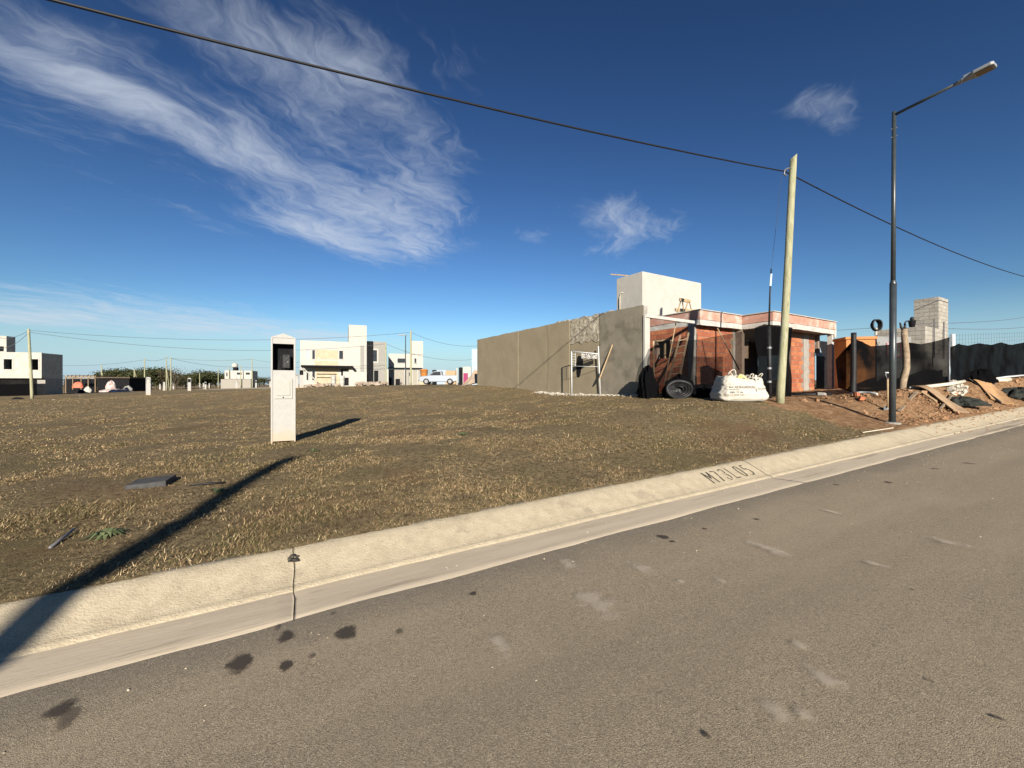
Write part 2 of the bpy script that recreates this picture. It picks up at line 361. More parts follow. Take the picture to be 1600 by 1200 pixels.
c = mixc(nt, mth(nt, 'MULTIPLY', mrange(nt, nz(.33, 6., .65, nd(nt, 'ShaderNodeVectorMath', {0: P, 1: (31, 7, 0)}).outputs[0]), .52, .68), .6), c, (.21, .128, .072))
soil = mixc(nt, mrange(nt, nz(5, 7., .7), .36, .66), (.26, .145, .077), (.47, .30, .175))
sa = nd(nt, 'ShaderNodeSeparateColor', {0: nd(nt, 'ShaderNodeAttribute', attribute_name='soil').outputs[0]}).outputs[0]
c = mixc(nt, mrange(nt, mth(nt, 'ADD', sa, mth(nt, 'MULTIPLY', mth(nt, 'SUBTRACT', nz(2.2), .5), .9)), .35, .62), c, soil)
c = mixc(nt, 1., c, (.79, .78, .74), 'MULTIPLY')
nt.links.new(c, bs.inputs['Base Color']); bs.inputs['Roughness'].default_value = .95; bs.inputs['Specular IOR Level'].default_value = .1
bp = nd(nt, 'ShaderNodeBump', {'Height': mth(nt, 'ADD', nz(15, 7., .8), mth(nt, 'MULTIPLY', nz(95, 4., .7), .5)), 'Strength': 1., 'Distance': .06})
nt.links.new(bp.outputs[0], bs.inputs['Normal']); me.materials.append(m)

# ------------------------------------------------------------------ road and kerbs
Sr = spaced(-400, 500, -14, 40, .2, 1.2)
mb = MB(); nn_ = [-4.66, -3, -1, 1, 2.2, 2.7, None, None]
vs = []
for s in Sr:
    e = N_EDGE+.025*fbm(s, 0, 1.3, 3)+.008*mnoise.noise(Vector((s*9, 0, 0)))
    for j, n in enumerate(nn_):
        n_ = n if n is not None else (e if j == 6 else e+.012)
        x, y = xy(s, n_); vs.append((x, y, float(zr(s))+(.0 if j < 7 else -.012)))
k = len(nn_)
mb.add(vs, [(i*k+j, (i+1)*k+j, (i+1)*k+j+1, i*k+j+1) for i in range(len(Sr)-1) for j in range(k-1)])
m = bpy.data.materials.new('dusty asphalt'); m.use_nodes = True; nt = m.node_tree; bs = nt.nodes['Principled BSDF']
P = nd(nt, 'ShaderNodeNewGeometry').outputs['Position']
rot = nd(nt, 'ShaderNodeMapping', {0: P, 2: (0, 0, math.pi/2-TH), 3: (4.5, 1., 1.)}, vector_type='TEXTURE').outputs[0]
c = mixc(nt, mrange(nt, nz(150, 3., .8, nt=nt), .32, .68), (.20, .166, .122), (.55, .46, .342))
c = mixc(nt, mth(nt, 'MULTIPLY', mrange(nt, nz(48, 4., .85, nt=nt), .50, .64), .5), c, (.17, .143, .108))
c = mixc(nt, mth(nt, 'MULTIPLY', mrange(nt, nz(1.5, 6., .65, rot, nt), .42, .70), .55), c, (.46, .385, .28))
c = mixc(nt, mth(nt, 'MULTIPLY', mrange(nt, nz(.6, 5., .6, nt=nt), .5, .72), .45), c, (.255, .213, .16))
vo = nd(nt, 'ShaderNodeTexVoronoi', {'Vector': P, 'Scale': 70.}); 
c = mixc(nt, mth(nt, 'MULTIPLY', mth(nt, 'LESS_THAN', vo.outputs['Distance'], .13), mrange(nt, nz(9, 3., nt=nt), .5, .62)), c, (.42, .39, .33))
sxn = nd(nt, 'ShaderNodeSeparateXYZ', {0: P})
nco = mth(nt, 'ADD', mth(nt, 'MULTIPLY', sxn.outputs[0], float(NN[0])), mth(nt, 'MULTIPLY', sxn.outputs[1], float(NN[1])))
ed = mrange(nt, mth(nt, 'ADD', nco, mth(nt, 'MULTIPLY', mth(nt, 'SUBTRACT', nz(1.8, 4., nt=nt), .5), .5)), 2.50, 2.95)
c = mixc(nt, mth(nt, 'MULTIPLY', ed, .55), c, (.185, .17, .148))
trk = mth(nt, 'SINE', mth(nt, 'ADD', mth(nt, 'MULTIPLY', nco, 3.9), mth(nt, 'MULTIPLY', nz(.35, 3., nt=nt), 3.)))
c = mixc(nt, mth(nt, 'MULTIPLY', mrange(nt, trk, -.2, 1.), mth(nt, 'MULTIPLY', mrange(nt, nz(.8, 5., .6, rot, nt), .4, .62), .34)), c, (.23, .195, .15))
vs2 = nd(nt, 'ShaderNodeTexVoronoi', {'Vector': P, 'Scale': 115.})
c = mixc(nt, mth(nt, 'MULTIPLY', mrange(nt, vs2.outputs['Color'], .72, .9), .28), c, (.66, .57, .44))
c = mixc(nt, mth(nt, 'MULTIPLY', mrange(nt, vs2.outputs['Color'], .30, .12), .32), c, (.13, .108, .08))
c = mixc(nt, 1., c, (.81, .80, .755), 'MULTIPLY')
nt.links.new(c, bs.inputs['Base Color']); bs.inputs['Roughness'].default_value = .9; bs.inputs['Specular IOR Level'].default_value = .2
bp = nd(nt, 'ShaderNodeBump', {'Height': nz(190, 3., .7, nt=nt), 'Strength': .9, 'Distance': .012}); nt.links.new(bp.outputs[0], bs.inputs['Normal'])
road = mb.build('road', m); tag(road, kind='structure')

def blobmat(name, c, a, soft=.45):
    m = bpy.data.materials.new(name); m.use_nodes = True; nt = m.node_tree; bs = nt.nodes['Principled BSDF']
    uv = nd(nt, 'ShaderNodeTexCoord').outputs['Object']
    ln = nd(nt, 'ShaderNodeVectorMath', {0: uv}, operation='LENGTH').outputs['Value']
    gp = nd(nt, 'ShaderNodeNewGeometry').outputs['Position']
    q = mth(nt, 'ADD', ln, mth(nt, 'MULTIPLY', mth(nt, 'SUBTRACT', nd(nt, 'ShaderNodeTexNoise', {'Vector': gp, 'Scale': 11., 'Detail': 6.}).outputs[0], .5), 1.6))
    q = mth(nt, 'ADD', q, mth(nt, 'MULTIPLY', mth(nt, 'SUBTRACT', nd(nt, 'ShaderNodeTexNoise', {'Vector': gp, 'Scale': 140., 'Detail': 3.}).outputs[0], .5), .9))
    nt.links.new(mrange(nt, q, .92-soft, .92, a, 0.), bs.inputs['Alpha'])
    bs.inputs['Base Color'].default_value = (*c, 1); bs.inputs['Roughness'].default_value = .8; return m
M_oil = blobmat('oily stain', (.045, .034, .024), .88, .6)
M_dust = blobmat('dust smear', (.50, .43, .33), .52, .85)
M_oil2 = blobmat('faint damp stain', (.10, .077, .055), .6, .5)
disc = MB(); disc.add([(0, 0, 0)]+[(1.5*math.cos(t*math.pi/12), 1.5*math.sin(t*math.pi/12), 0) for t in range(24)], [(0, 1+i, 1+(i+1) % 24) for i in range(24)])
dm_ = {}
def groundpix(px, py, zoff=0.):
    dx, _, dz = pdir(px, py); s1 = dx*D[0]+D[1]; y = 3.
    for _ in range(30): y = (float(zr(s1*y))+zoff-E)/dz
    return dx*y, y
def stain(px, py, wpx, hpx, mat, i):
    x, y = groundpix(px, py); x2, y2 = groundpix(px+wpx/2, py); x3, y3 = groundpix(px, py-hpx/2); 
    key = mat.name
    if key not in dm_:
        o = MB(); o.v = disc.v; o.f = disc.f; o = o.build('stain', mat, road); dm_[key] = o.data
    else:
        o = bpy.data.objects.new('stain', dm_[key]); col.objects.link(o); o.parent = road
    s, n = sn(x, y); z = float(zr(s))+.003+.0004*i
    o.location = (x, y, z); sl = float(zr(s+.5)-zr(s-.5))
    o.rotation_euler = Matrix(((1, 0, 0), (0, 1, 0), (0, 0, 1))).to_euler()
    q = Vector((-sl*D[0], -sl*D[1], 1)).to_track_quat('Z', 'Y'); o.rotation_euler = q.to_euler()
    o.scale = (max(.02, abs(x2-x)), max(.02, abs(y3-y)), 1)
for i, a in enumerate([(375, 1037, 56, 34, M_oil), (448, 995, 44, 20, M_oil), (448, 1040, 40, 18, M_oil), (541, 990, 44, 22, M_oil), (624, 988, 30, 12, M_oil2),
          (95, 1108, 56, 34, M_oil), (105, 1125, 60, 26, M_oil2), (739, 928, 20, 10, M_oil), (1036, 840, 24, 7, M_oil), (1050, 847, 11, 5, M_oil), (1101, 827, 10, 4, M_oil),
          (1182, 812, 13, 4, M_oil), (1308, 758, 15, 4, M_oil2), (1387, 754, 15, 4, M_oil), (1461, 733, 14, 4, M_oil2), (1104, 1152, 16, 12, M_oil), (1455, 1067, 14, 8, M_oil2),
          (1560, 1125, 18, 10, M_oil), (1425, 923, 12, 5, M_oil2), (519, 962, 14, 5, M_oil2), (487, 1029, 14, 7, M_oil2), (1515, 725, 24, 3, M_oil2), (432, 984, 24, 8, M_oil2),
          (1250, 1012, 44, 18, M_dust), (1215, 1115, 60, 40, M_dust), (1255, 1120, 45, 30, M_dust), (1290, 1065, 90, 34, M_dust), (1125, 910, 34, 10, M_dust), (1063, 911, 22, 9, M_dust), (890, 885, 60, 18, M_dust),
          (930, 945, 130, 40, M_dust), (1000, 890, 90, 16, M_dust), (1370, 885, 50, 12, M_dust), (1300, 802, 40, 7, M_dust), (780, 1010, 90, 20, M_dust), (1480, 850, 90, 14, M_dust), (1200, 860, 110, 14, M_dust)]): stain(*a, i)

prof = [(2.86, -.03), (2.88, -.005), (3.05, -.006), (3.30, -.022), (3.41, -.024), (3.435, -.004), (3.46, -.003), (3.49, .004), (3.60, .054), (3.72, .108), (3.79, .136), (3.83, .146), (3.90, .146), (3.95, .10), (3.95, -.1)]
def kerb(name, mir, s_list):
    root = empty(name, (0, 0, 0)); tag(root, kind='structure')
    for (s0, s1) in s_list:
        for nm, p0, p1, mt in (('gutter_section', 0, 4, M_gut), ('kerb_section', 4, len(prof)-1, M_conc)):
            mb = MB(); st = max(.12, (s1-s0)/60); sl = list(np.linspace(s0, s1, max(2, int((s1-s0)/st)+1))); sl = [sl[0], sl[0]+.015]+sl[1:-1]+[sl[-1]-.015, sl[-1]]; vs = []; pr = prof[p0:p1+1]
            for ss_ in sl:
                for n, z in pr:
                    s = ss_
                    ex = min(s-s0, s1-s); chip = -.006*math.exp(-ex/.02)
                    if abs(s) < .03: s = s+.028*mnoise.noise(Vector((n*8, 3.3, 0)))*(1 if n > 2.9 else 0)
                    z2 = z+(.004*mnoise.noise(Vector((s*2, n*9, 0)))+.003*mnoise.noise(Vector((s*8, n*20, 3))) if n > 2.9 else 0)
                    n2 = n+(.010*mnoise.noise(Vector((s*1.2, 5, 0))) if n > 2.9 else 0)
                    if mir: n2 = -1.7-n2
                    x, y = xy(s, n2); vs.append((x, y, float(zr(s))+z2+chip))
            k = len(pr); f = [(i*k+j, i*k+j+1, (i+1)*k+j+1, (i+1)*k+j) for i in range(len(sl)-1) for j in range(k-1)]
            f += [tuple(range(k)), tuple((len(sl)-1)*k+j for j in reversed(range(k)))]
            if mir: f = [tuple(reversed(q)) for q in f]
            mb.add(vs, [tuple(reversed(q)) for q in f]); mb.build(nm, mt, root, smooth=True)
    return root
J = [-60, -42, -24.2, -18.15, -12.1, -6.05, 0, 6.03, 12.1, 18.15, 24.2, 30.25, 36.3, 60, 100, 200]
kb = kerb('kerb', False, [(J[i]+(.004 if J[i] != 0 else .003), J[i+1]-(.008 if J[i+1] != 0 else .003)) for i in range(len(J)-1)])
kerb('kerb', True, [(J[i]+.004, J[i+1]-.008) for i in range(len(J)-1)])
# dark joint filler, broken joint at s = 0
for s0 in J[4:13]:
    mb = MB(); vs = []
    wd = .018 if s0 != 0 else .03
    for j, (n, z) in enumerate(prof[1:-2]):
        for e in (-1, 1):
            x, y = xy(s0+e*wd/2+(.028*mnoise.noise(Vector((n*8, 3.3, 0))) if s0 == 0 else 0), n); vs.append((x, y, float(zr(s0))+z-.013))
    mb.add(vs, [(2*i, 2*i+1, 2*i+3, 2*i+2) for i in range(len(prof)-4)]); mb.build('joint_filler', M_dark, kb)
mb = MB()
for i in range(9):
    n = 3.72+random.uniform(-.05, .06); s = random.uniform(-.035, .04); x, y = xy(s, n)
    z = float(zr(s))+.006+(n-3.49)*.45; r = random.uniform(.012, .028)
    mb.lathe([(r*.5, 0), (r, .004), (r*.7, .012)], 7, c=(x, y, z))
mb.build('tar_patch', M_stencil, kb)
# stencilled lot number on the kerb face
G = {'M': [[(0, 0), (0, 1)], [(.0, 1), (.36, .4)], [(.36, .4), (.72, 1)], [(.72, 1), (.72, 0)]],
     '7': [[(0, .95), (.58, .95)], [(.58, .90), (.44, .5)], [(.42, .46), (.26, 0)]],
     '3': [[(.02, .85), (.15, .98), (.4, .98), (.52, .85), (.52, .68), (.42, .58)], [(.36, .5), (.5, .42), (.55, .25), (.48, .1)], [(.38, .02), (.15, .02), (.02, .14), (.0, .24)]],
     'L': [[(0, 1), (0, 0)], [(.02, .05), (.55, .05)]],
     '0': [[(.22, 1), (.06, .86), (.0, .5), (.06, .14), (.22, 0)], [(.36, 1), (.52, .86), (.58, .5), (.52, .14), (.36, 0)]],
     '5': [[(.0, .96), (.5, .96)], [(.04, .9), (.02, .6)], [(.06, .56), (.3, .62), (.5, .5), (.56, .3), (.48, .1), (.3, .02), (.02, .06)]]}
mb = MB(); s0 = 4.93
for ch in 'M73L05':
    for pl in G[ch]:
        L = []; Rr = []
        for i, p in enumerate(pl):
            a = Vector(pl[max(i-1, 0)]); b = Vector(pl[min(i+1, len(pl)-1)]); a.y *= 2; b.y *= 2; d = (b-a).normalized(); q = Vector((-d.y, d.x))*.072
            for lst, sg in ((L, 1), (Rr, -1)): lst.append((p[0]+sg*q.x, p[1]+sg*q.y/2))
        vs = []
        for p in L+Rr:
            n = 3.525+.215*min(1.03, max(-.03, p[1])); s = s0+p[0]*.145; x, y = xy(s, n)
            vs.append((x, y, float(zr(s))+np.interp(n, [a for a, _ in prof], [b for _, b in prof])+.0055))
        k = len(pl); mb.add(vs, [(i, i+1, k+i+1, k+i) for i in range(k-1)])
    s0 += .165
mb.build('stencil_number', M_stencil, kb)

# ------------------------------------------------------------------ plain frames for buildings
class Frame:
    def __init__(s, x, y, z, ang):
        s.o = Vector((x, y, z)); s.a = ang; s.U = Vector((math.cos(ang), math.sin(ang), 0)); s.V = Vector((-math.sin(ang), math.cos(ang), 0))
    def _loc(s, p): q = p-s.o; return Vector((q.dot(s.U), q.dot(s.V), q.z))
    def _hit(s, px, py, N, d):
        r = Vector(pdir(px, py)); c0 = Vector((0, 0, E)); t = (d-(c0-s.o).dot(N))/r.dot(N); return s._loc(c0+r*t)
    def f(s, px, py, v=0.): q = s._hit(px, py, s.V, v); return q.x, q.z
    def side(s, px, py, u=0.): q = s._hit(px, py, s.U, u); return q.y, q.z
    def w(s, u, v, z): return s.o+s.U*u+s.V*v+Vector((0, 0, z))
GA = math.atan2(.5125, .8587)

# ================================================================== brick house under construction
HB = E-.45
HF = Frame(4.57, 14.27, HB, GA)
house = empty('house_under_construction', HF.o, GA, 'single-storey red brick house under construction with long plastered side wall and white roof box', 'house')
ZT = 2.76+.45
def tpx(px): return HF.side(px, 600, 0.)[0]
edges = [0.]+[tpx(p) for p in (937, 890, 856, 810)]+[tpx(746)]
pan = []
for i in range(5):
    v0, v1 = edges[i]+(.012 if i else 0), edges[i+1]-.012
    off = [0, .02, -.012, .0, -.02][i]; mt = [M_plasd, M_plas, M_plas, M_plas, M_plas][i]
    mb = MB()
    def fn(a, b, v0=v0, v1=v1, off=off):
        v = v0+(v1-v0)*a; z = -.6+(ZT+.6)*b+(.03*mnoise.noise(Vector((v*1.3, 2, 0)))+.02*mnoise.noise(Vector((v*6, 2, 0)))) * (1 if b == 1 else 0)
        return (off+.012*mnoise.noise(Vector((v, z, 1.)))*(0 if a in (0, 1) else 1), v, z)
    mb.grid(fn, 16, 14); mb.f = [tuple(reversed(q)) for q in mb.f]
    mb.box(off+.03, .2, v0, v1, -.6, ZT-.03); mb.box(off, off+.05, v0, v0+.02, -.6, ZT-.03)
    pan.append(mb.build('wall_panel', mt, house))
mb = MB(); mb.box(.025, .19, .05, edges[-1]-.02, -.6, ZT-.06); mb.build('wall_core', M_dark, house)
v0, v1 = edges[1]+.02, edges[2]-.02
mb = MB(); mb.grid(lambda a, b: (.018-.03*abs(mnoise.noise(Vector((a*9, b*7, 0))))-.012, v0+(v1-v0)*a, ZT-.03-(1.0+.12*mnoise.noise(Vector((a*6, 0, 0))))*(1-b)), 24, 16)
mb.f = [tuple(reversed(q)) for q in mb.f]; mb.build('rough_patch', M_plasr, pan[1])
# loose coping lumps along the wall top
mb = MB()
for i in range(40):
    v = random.uniform(.2, 11) if i < 14 else random.uniform(1.5, 5.5); w_ = random.uniform(.05, .22); h = random.uniform(.01, .05)
    mb.box(.02, .17, v, v+w_, ZT-.06, ZT+h*(1.3 if 1.5 < v < 5 else .6), jit=.012)
mb.build('coping_crumbs', M_concg, house)['kind'] = 'stuff'
mb = MB(); mb.box(-.03, .22, -.11, -.02, -.6, ZT-.35); mb.build('corner_post', M_white, house, bevel=.01)
mb = MB(); mb.box(.02, .2, -.02, .02, ZT-.36, ZT-.02, jit=.01); mb.build('wall_end', M_concg, house)
U1, U2, U3 = 2.75, 5.5, 10.8
ZB0, ZB1, ZR = 2.24+.45, 2.46+.45, 2.80+.45
mb = MB(); mb.bar((.0, -.10, 2.36+.45), (U1-.1, -.18, 2.32+.45), .09, .11); mb.build('beam', M_beam, house, bevel=.01)
# roof: ring beam and pink band
def roofband(name, z0, z1, g, mt):
    pl = [(U1-g, 4.5), (U1-g, -.3-g), (U2-g, -.3-g), (U2-g, -1.5-g), (U3+g, -1.5-g), (U3+g, 4.5)]
    mb = MB(); n = len(pl); segs = []
    pts = []
    for i in range(n-1):
        a = Vector(pl[i]); b = Vector(pl[i+1]); k = max(2, int((b-a).length/.18))
        pts += [a+(b-a)*(j/k) for j in range(k)]
    pts.append(Vector(pl[-1])); zs = np.linspace(0, 1, 5); vs = []
    for i, p in enumerate(pts):
        for t in zs:
            dd = .016*mnoise.noise(Vector((p.x*2.3, p.y*2.3, t*2+z0)))+.008*mnoise.noise(Vector((p.x*9, p.y*9, t*5)))
            vs.append((p.x+dd*.5, p.y+dd, z0+(z1-z0)*t+(.018*mnoise.noise(Vector((p.x*1.7, p.y*1.7, 5+t))) if t in (0, 1) else 0)))
    k = 5; mb.add(vs, [(i*k+j, (i+1)*k+j, (i+1)*k+j+1, i*k+j+1) for i in range(len(pts)-1) for j in range(k-1)])
    mb.build(name, mt, house)
roofband('ring_beam', ZB0, ZB1, .0, M_beam)
roofband('parapet_band', ZB1-.01, ZR, .018, M_pink)
mb = MB()
for (a, b, c, d) in ((U1+.02, U3-.02, -.28, 4.5), (U2+.02, U3-.02, -1.48, -.29)): mb.box(a, b, c, d, ZB0+.02, ZR-.06)
mb.build('roof_slab', M_concg, house)
mb = MB(); pl = [(U1-.03, 3.2), (U1-.03, -.34), (U2-.03, -.34), (U2-.03, -1.54), (U3+.03, -1.54), (U3+.03, 3)]
for a, b in zip(pl, pl[1:]): mb.bar((a[0], a[1], ZR+.008), (b[0], b[1], ZR+.008), .05, .03)
mb.build('roof_edging', M_white, house)
# white roof box
q = HF._hit(1004.6, 424, HF.U, U1+.01)
TV = q.y; TZ = q.z; TU1 = HF.f(1095.5, 438, TV)[0]; TVB = HF.side(964, 435, U1)[0]
tower = MB().box(U1-.02, TU1, TV, TVB, ZR-.3, TZ).build('roof_box', M_white, house, bevel=.012)
mb = MB(); mb.bar((U1+.02, TVB-.1, TZ-.18), (U1+.25, TV+.25, TZ+.03), .05, .03)
mb.bar((U1+.05, TV+.9, TZ+.02), (U1-.25, TVB+.15, TZ+.22), .05); mb.build('roof_board', M_wood, tower)
mb = MB(); mb.tube([(U1-.07, TVB-.25, ZR-.2), (U1-.07, TVB-.25, TZ-.9), (U1-.05, TVB-.32, TZ-.7), (U1-.02, TVB-.4, TZ-.72)], .022); mb.build('vent_pipe', M_pipe, tower, smooth=True)
# bricks
BL, BH, BJ = .33, .18, .016
bmesh_ = {}
def brick_obj(kind):
    if kind not in bmesh_:
        mb = MB(); a = .005
        L = {'front': BL, 'half': BL/2-BJ/2}[kind.split('_')[0]]
        mb.add([(0, 0, 0), (L, 0, 0), (L, 0, BH), (0, 0, BH), (a, -.014, a), (L-a, -.014, a), (L-a, -.014, BH-a), (a, -.014, BH-a), (0, .02, 0), (L, .02, 0), (L, .02, BH), (0, .02, BH)],
               [(4, 5, 6, 7), (0, 1, 5, 4), (1, 2, 6, 5), (2, 3, 7, 6), (3, 0, 4, 7), (0, 8, 9, 1), (1, 9, 10, 2), (2, 10, 11, 3), (3, 11, 8, 0)])
        o = mb.build('brick', M_brick); bmesh_[kind] = o.data; bpy.data.objects.remove(o)
    o = bpy.data.objects.new('brick', bmesh_[kind]); col.objects.link(o); return o
nbr = 0
def brickwall(length, z0, z1, place, rz, holes, parent):
    global nbr
    r = 0; z = z0
    while z+BH <= z1+.02:
        x = 0.; first = r % 2
        while x < length-.1:
            kd = 'half' if first else 'front'; first = 0; L = BL if kd == 'front' else BL/2-BJ/2
            if x+L > length+.05: kd = 'half'; L = BL/2-BJ/2
            if x+L > length+.06: break
            if not any(a < x+L/2 < b and c < z+BH/2 < d for a, b, c, d in holes):
                o = brick_obj(kd); o.parent = parent; p = place(x, z); o.location = (p[0], p[1]+0, p[2]); o.rotation_euler = (0, random.uniform(-.004, .004), rz)
                j = random.uniform(-.003, .003)
                o.location.x += j*math.sin(-rz); o.location.y += j*math.cos(rz); nbr += 1
            x += L+BJ
        z += BH+BJ; r += 1
def rect(px0, py0, px1, py1, v): a = HF.f(px0, py0, v); b = HF.f(px1, py1, v); return a[0], b[0], b[1], a[1]
# front wall, v = 0, between U1 and U2
wx0, wx1, wz0, wz1 = rect(1142, 531, 1168, 560, 0.)
fw = MB(); 
for a, b, c, d in ((U1, U2, -.5, wz0), (U1, U2, wz1, ZB0+.01), (U1, wx0, wz0, wz1), (wx1, U2, wz0, wz1)): fw.box(a, b, .0, .18, c, d)
fw = fw.build('front_wall', M_mort, house)
brickwall(U2-U1-.34, -.05, ZB0, lambda x, z: (U1+.17+x, -.0, z), 0, [(wx0-U1-.17-.02, wx1-U1-.17+.02, wz0-.02, wz1+.02)], fw)
mb = MB(); mb.box(U1-.02, U1+.16, -.03, .2, -.5, ZB0+.01); mb.build('column', M_concg, house)
mb = MB(); mb.box(U2-.18, U2-.01, -.03, .2, -.5, ZB0+.01); mb.build('column', M_concg, house)
def window(parent, f):
    mb = MB(); f(mb); return mb.build('window', M_dark, parent)
def framed(x0, x1, z0, z1, y, parent):
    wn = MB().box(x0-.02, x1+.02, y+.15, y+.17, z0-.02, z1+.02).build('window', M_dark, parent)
    mb = MB()
    for a, b, c, d in ((x0-.04, x1+.04, z1, z1+.05), (x0, x0+.04, z0, z1), (x1-.04, x1, z0, z1)): mb.box(a, b, y-.03, y+.1, c, d)
    mb.build('frame', M_wood, wn)
    mb = MB(); mb.box(x0+(x1-x0)*.62, x0+(x1-x0)*.70, y+.05, y+.12, z0, z1-.1); mb.build('prop', M_pipe, wn)
framed(wx0, wx1, wz0, wz1, 0., fw)
# side wall along u = U1 facing the passage
s0v, s0z = HF.side(1047, 560, U1); s1v, s1z = HF.side(1027, 534, U1)
sw = MB()
for a, b, c, d in ((.2, 4.5, -.5, s0z), (.2, 4.5, s1z, ZB0+.01), (.2, s0v, s0z, s1z), (s1v, 4.5, s0z, s1z)): sw.box(U1, U1+.18, a, b, c, d)
sw = sw.build('side_wall', M_mort, house)
VMX = 2.75
brickwall(VMX-.2, -.05, ZB0, lambda x, z: (U1, VMX-x, z), -math.pi/2, [(VMX-s1v-.05, VMX-s0v+.05, s0z-.03, s1z+.03)], sw)
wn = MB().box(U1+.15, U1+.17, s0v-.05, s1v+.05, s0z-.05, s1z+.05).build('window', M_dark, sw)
mb = MB(); mb.box(U1-.02, U1+.06, s0v-.03, s1v+.03, s1z, s1z+.06); mb.box(U1+.02, U1+.06, s0v+.25, s0v+.31, s0z, s1z); mb.build('frame', M_wood, wn)
# projecting part, v = -.9, u from U2
VG = -.9
g0 = HF.f(1236, 560, VG)[0]; g1 = HF.f(1273, 560, VG)[0]
gw = MB(); gw.box(g0, g1, VG, VG+.18, -.5, ZB0+.01); gw = gw.build('front_wall', M_mort, house)
gc = HF.f(1255, 560, VG)[0]; gd = HF.f(1263, 560, VG)[0]
brickwall(g1-g0, .12, ZB0-.1, lambda x, z: (g0+x, VG, z), 0, [(gc-g0-.1, gd-g0+.1, -1, 5)], gw)
mb = MB(); mb.box(gc, gd, VG-.02, VG+.1, -.5, ZB0+.01); mb.build('column', M_concg, house)
mb = MB(); mb.box(U2, U2+.18, -.3, 0.02, -.5, ZB0+.01); mb.box(U2, U3, 1.9, 2.1, -.5, ZB0+.01); mb.box(U3-.18, U3, VG, 2., 1.9, ZB0+.01); mb.build('inner_wall', M_mort, house)
mb = MB(); mb.box(U3-.2, U3-.02, -1.45, -1.27, -.5, ZB0+.01); mb.box(U3-.1, U3+.06, -1.52, -1.36, ZB0-.15, ZR-.1); mb.build('column', M_beam, house)
# black panel standing in for the shade inside the opening beyond the brick pier
mb = MB(); a, b, c_, d = rect(1276, 532, 1313, 614, VG+.2)
mb.box(a, b, VG+.2, VG+.22, c_, d); mb.build('opening_shade', M_black, house)
mb = MB(); p = [HF.f(*q, VG+.1) for q in ((1274, 533), (1279, 532), (1285, 557), (1275, 556))]
mb.prism(p, VG+.1, VG+.13); mb.build('blue_sheet', M_bluep, house)


# ------------------------------------------------------------------ things round the house
# rubble strip along the wall foot
for nm, cnt, v_a, v_b, lab in (('rubble', 520, -.3, 6.2, 'strip of pale broken mortar and rubble along the plastered wall foot'),):
    mb = MB()
    for i in range(cnt):
        v = random.uniform(v_a, v_b); u = -abs(random.gauss(0, .22))-.02; p = HF.w(u, v, 0); r = random.uniform(.012, .05)*(1 if random.random() < .9 else 1.8)
        M = Matrix.Translation((p.x, p.y, gz(p.x, p.y)+r*.2)) @ Matrix.Rotation(random.uniform(0, 6), 4, 'Z')
        mb.box(-r, r, -r*.7, r*.7, -r*.4, r*.5, M, jit=r*.3)
    tag(mb.build(nm, M_rub), lab, 'rubble', kind='stuff')
# scaffold frame
sf_ = empty('scaffold_frame', gat(915, 16.2), 0, 'white metal scaffold frame standing against the plastered wall', 'scaffold frame')
def wl(root, p): return Vector(p)-root.location
def gp(px, py, y): return at(px, py, y)
a0 = gat(893.5, 16.6); a1 = at(893, 549, 16.6); b0 = gat(938, 16.0); b1 = at(935, 541, 16.0)
for p, q in ((a0, a1), (b0, b1)):
    MB().tube([wl(sf_, p)-Vector((0, 0, .05)), wl(sf_, q)], .024).build('post', M_whitem, sf_, smooth=True)
MB().tube([wl(sf_, a1), wl(sf_, at(936, 553, 16.))], .02).build('crossbar', M_whitem, sf_, smooth=True)
MB().tube([wl(sf_, at(894, 572, 16.6)), wl(sf_, at(936.5, 573, 16.))], .008).build('crossbar', M_whitem, sf_, smooth=True)
mb = MB()
for i in range(5): mb.tube([wl(sf_, at(894, 553+i*4, 16.6)), wl(sf_, at(899, 554+i*4, 16.55))], .008, 5)
mb.tube([wl(sf_, at(899, 550, 16.55)), wl(sf_, at(899, 572, 16.55))], .008, 5); mb.build('rung', M_whitem, sf_)
mb = MB(); p0 = at(908, 551.5, 16.35); p1 = at(933, 553, 16.05)
mb.grid(lambda a, b: wl(sf_, p0+(p1-p0)*a-Vector((0, 0, (.19+.05*mnoise.noise(Vector((a*7, 0, 0))))*b+.02))+Vector((0, -.05-.03*math.sin(a*19)*b, 0))), 16, 4)
rag = mb.build('hanging_cloth', pm('patterned cloth', (.02, .02, .02), (.65, .63, .58), 26., .9), None)
rag.location = sf_.location; tag(rag, 'black and white cloth hanging on the white scaffold frame', 'cloth')
mb = MB(); mb.bar(at(937, 592, 15.75), at(958, 537, 15.6), .14, .04); tag(mb.build('plank', M_wood), 'pale timber plank leaning on the plastered wall beside the scaffold frame', 'plank')
mb = MB(); mb.bar(gat(985, 13.9)+Vector((0, 0, .03)), gat(1000, 13.6)+Vector((0, 0, .05)), .05); tag(mb.build('timber_offcut', M_wood), 'short timber offcut lying by the front corner of the plastered wall', 'timber')
# sawhorse on the roof
bz = HF.w(0, 0, ZR).z
sh = empty('sawhorse', at(1069, 493, 16.6), 0, 'wooden sawhorse standing on the flat roof before the white roof box', 'sawhorse')
for nm, pts, wd in (('top_rail', [(1062, 468), (1078, 471)], .07), ('tread', [(1055, 484), (1084, 486)], .06)):
    MB().bar(wl(sh, at(*pts[0], 16.5)), wl(sh, at(*pts[1], 16.8)), wd, .12).build(nm, M_wood, sh)
for (x0, y0, x1, y1, d) in ((1064, 469, 1055, 497, -.25), (1066, 469, 1070, 497, .35), (1075, 471, 1066, 497, -.25), (1077, 471, 1084, 497, .35)):
    MB().bar(wl(sh, at(x0, y0, 16.6)), wl(sh, at(x1, y1+3, 16.6+d)), .035).build('leg', M_wood, sh)
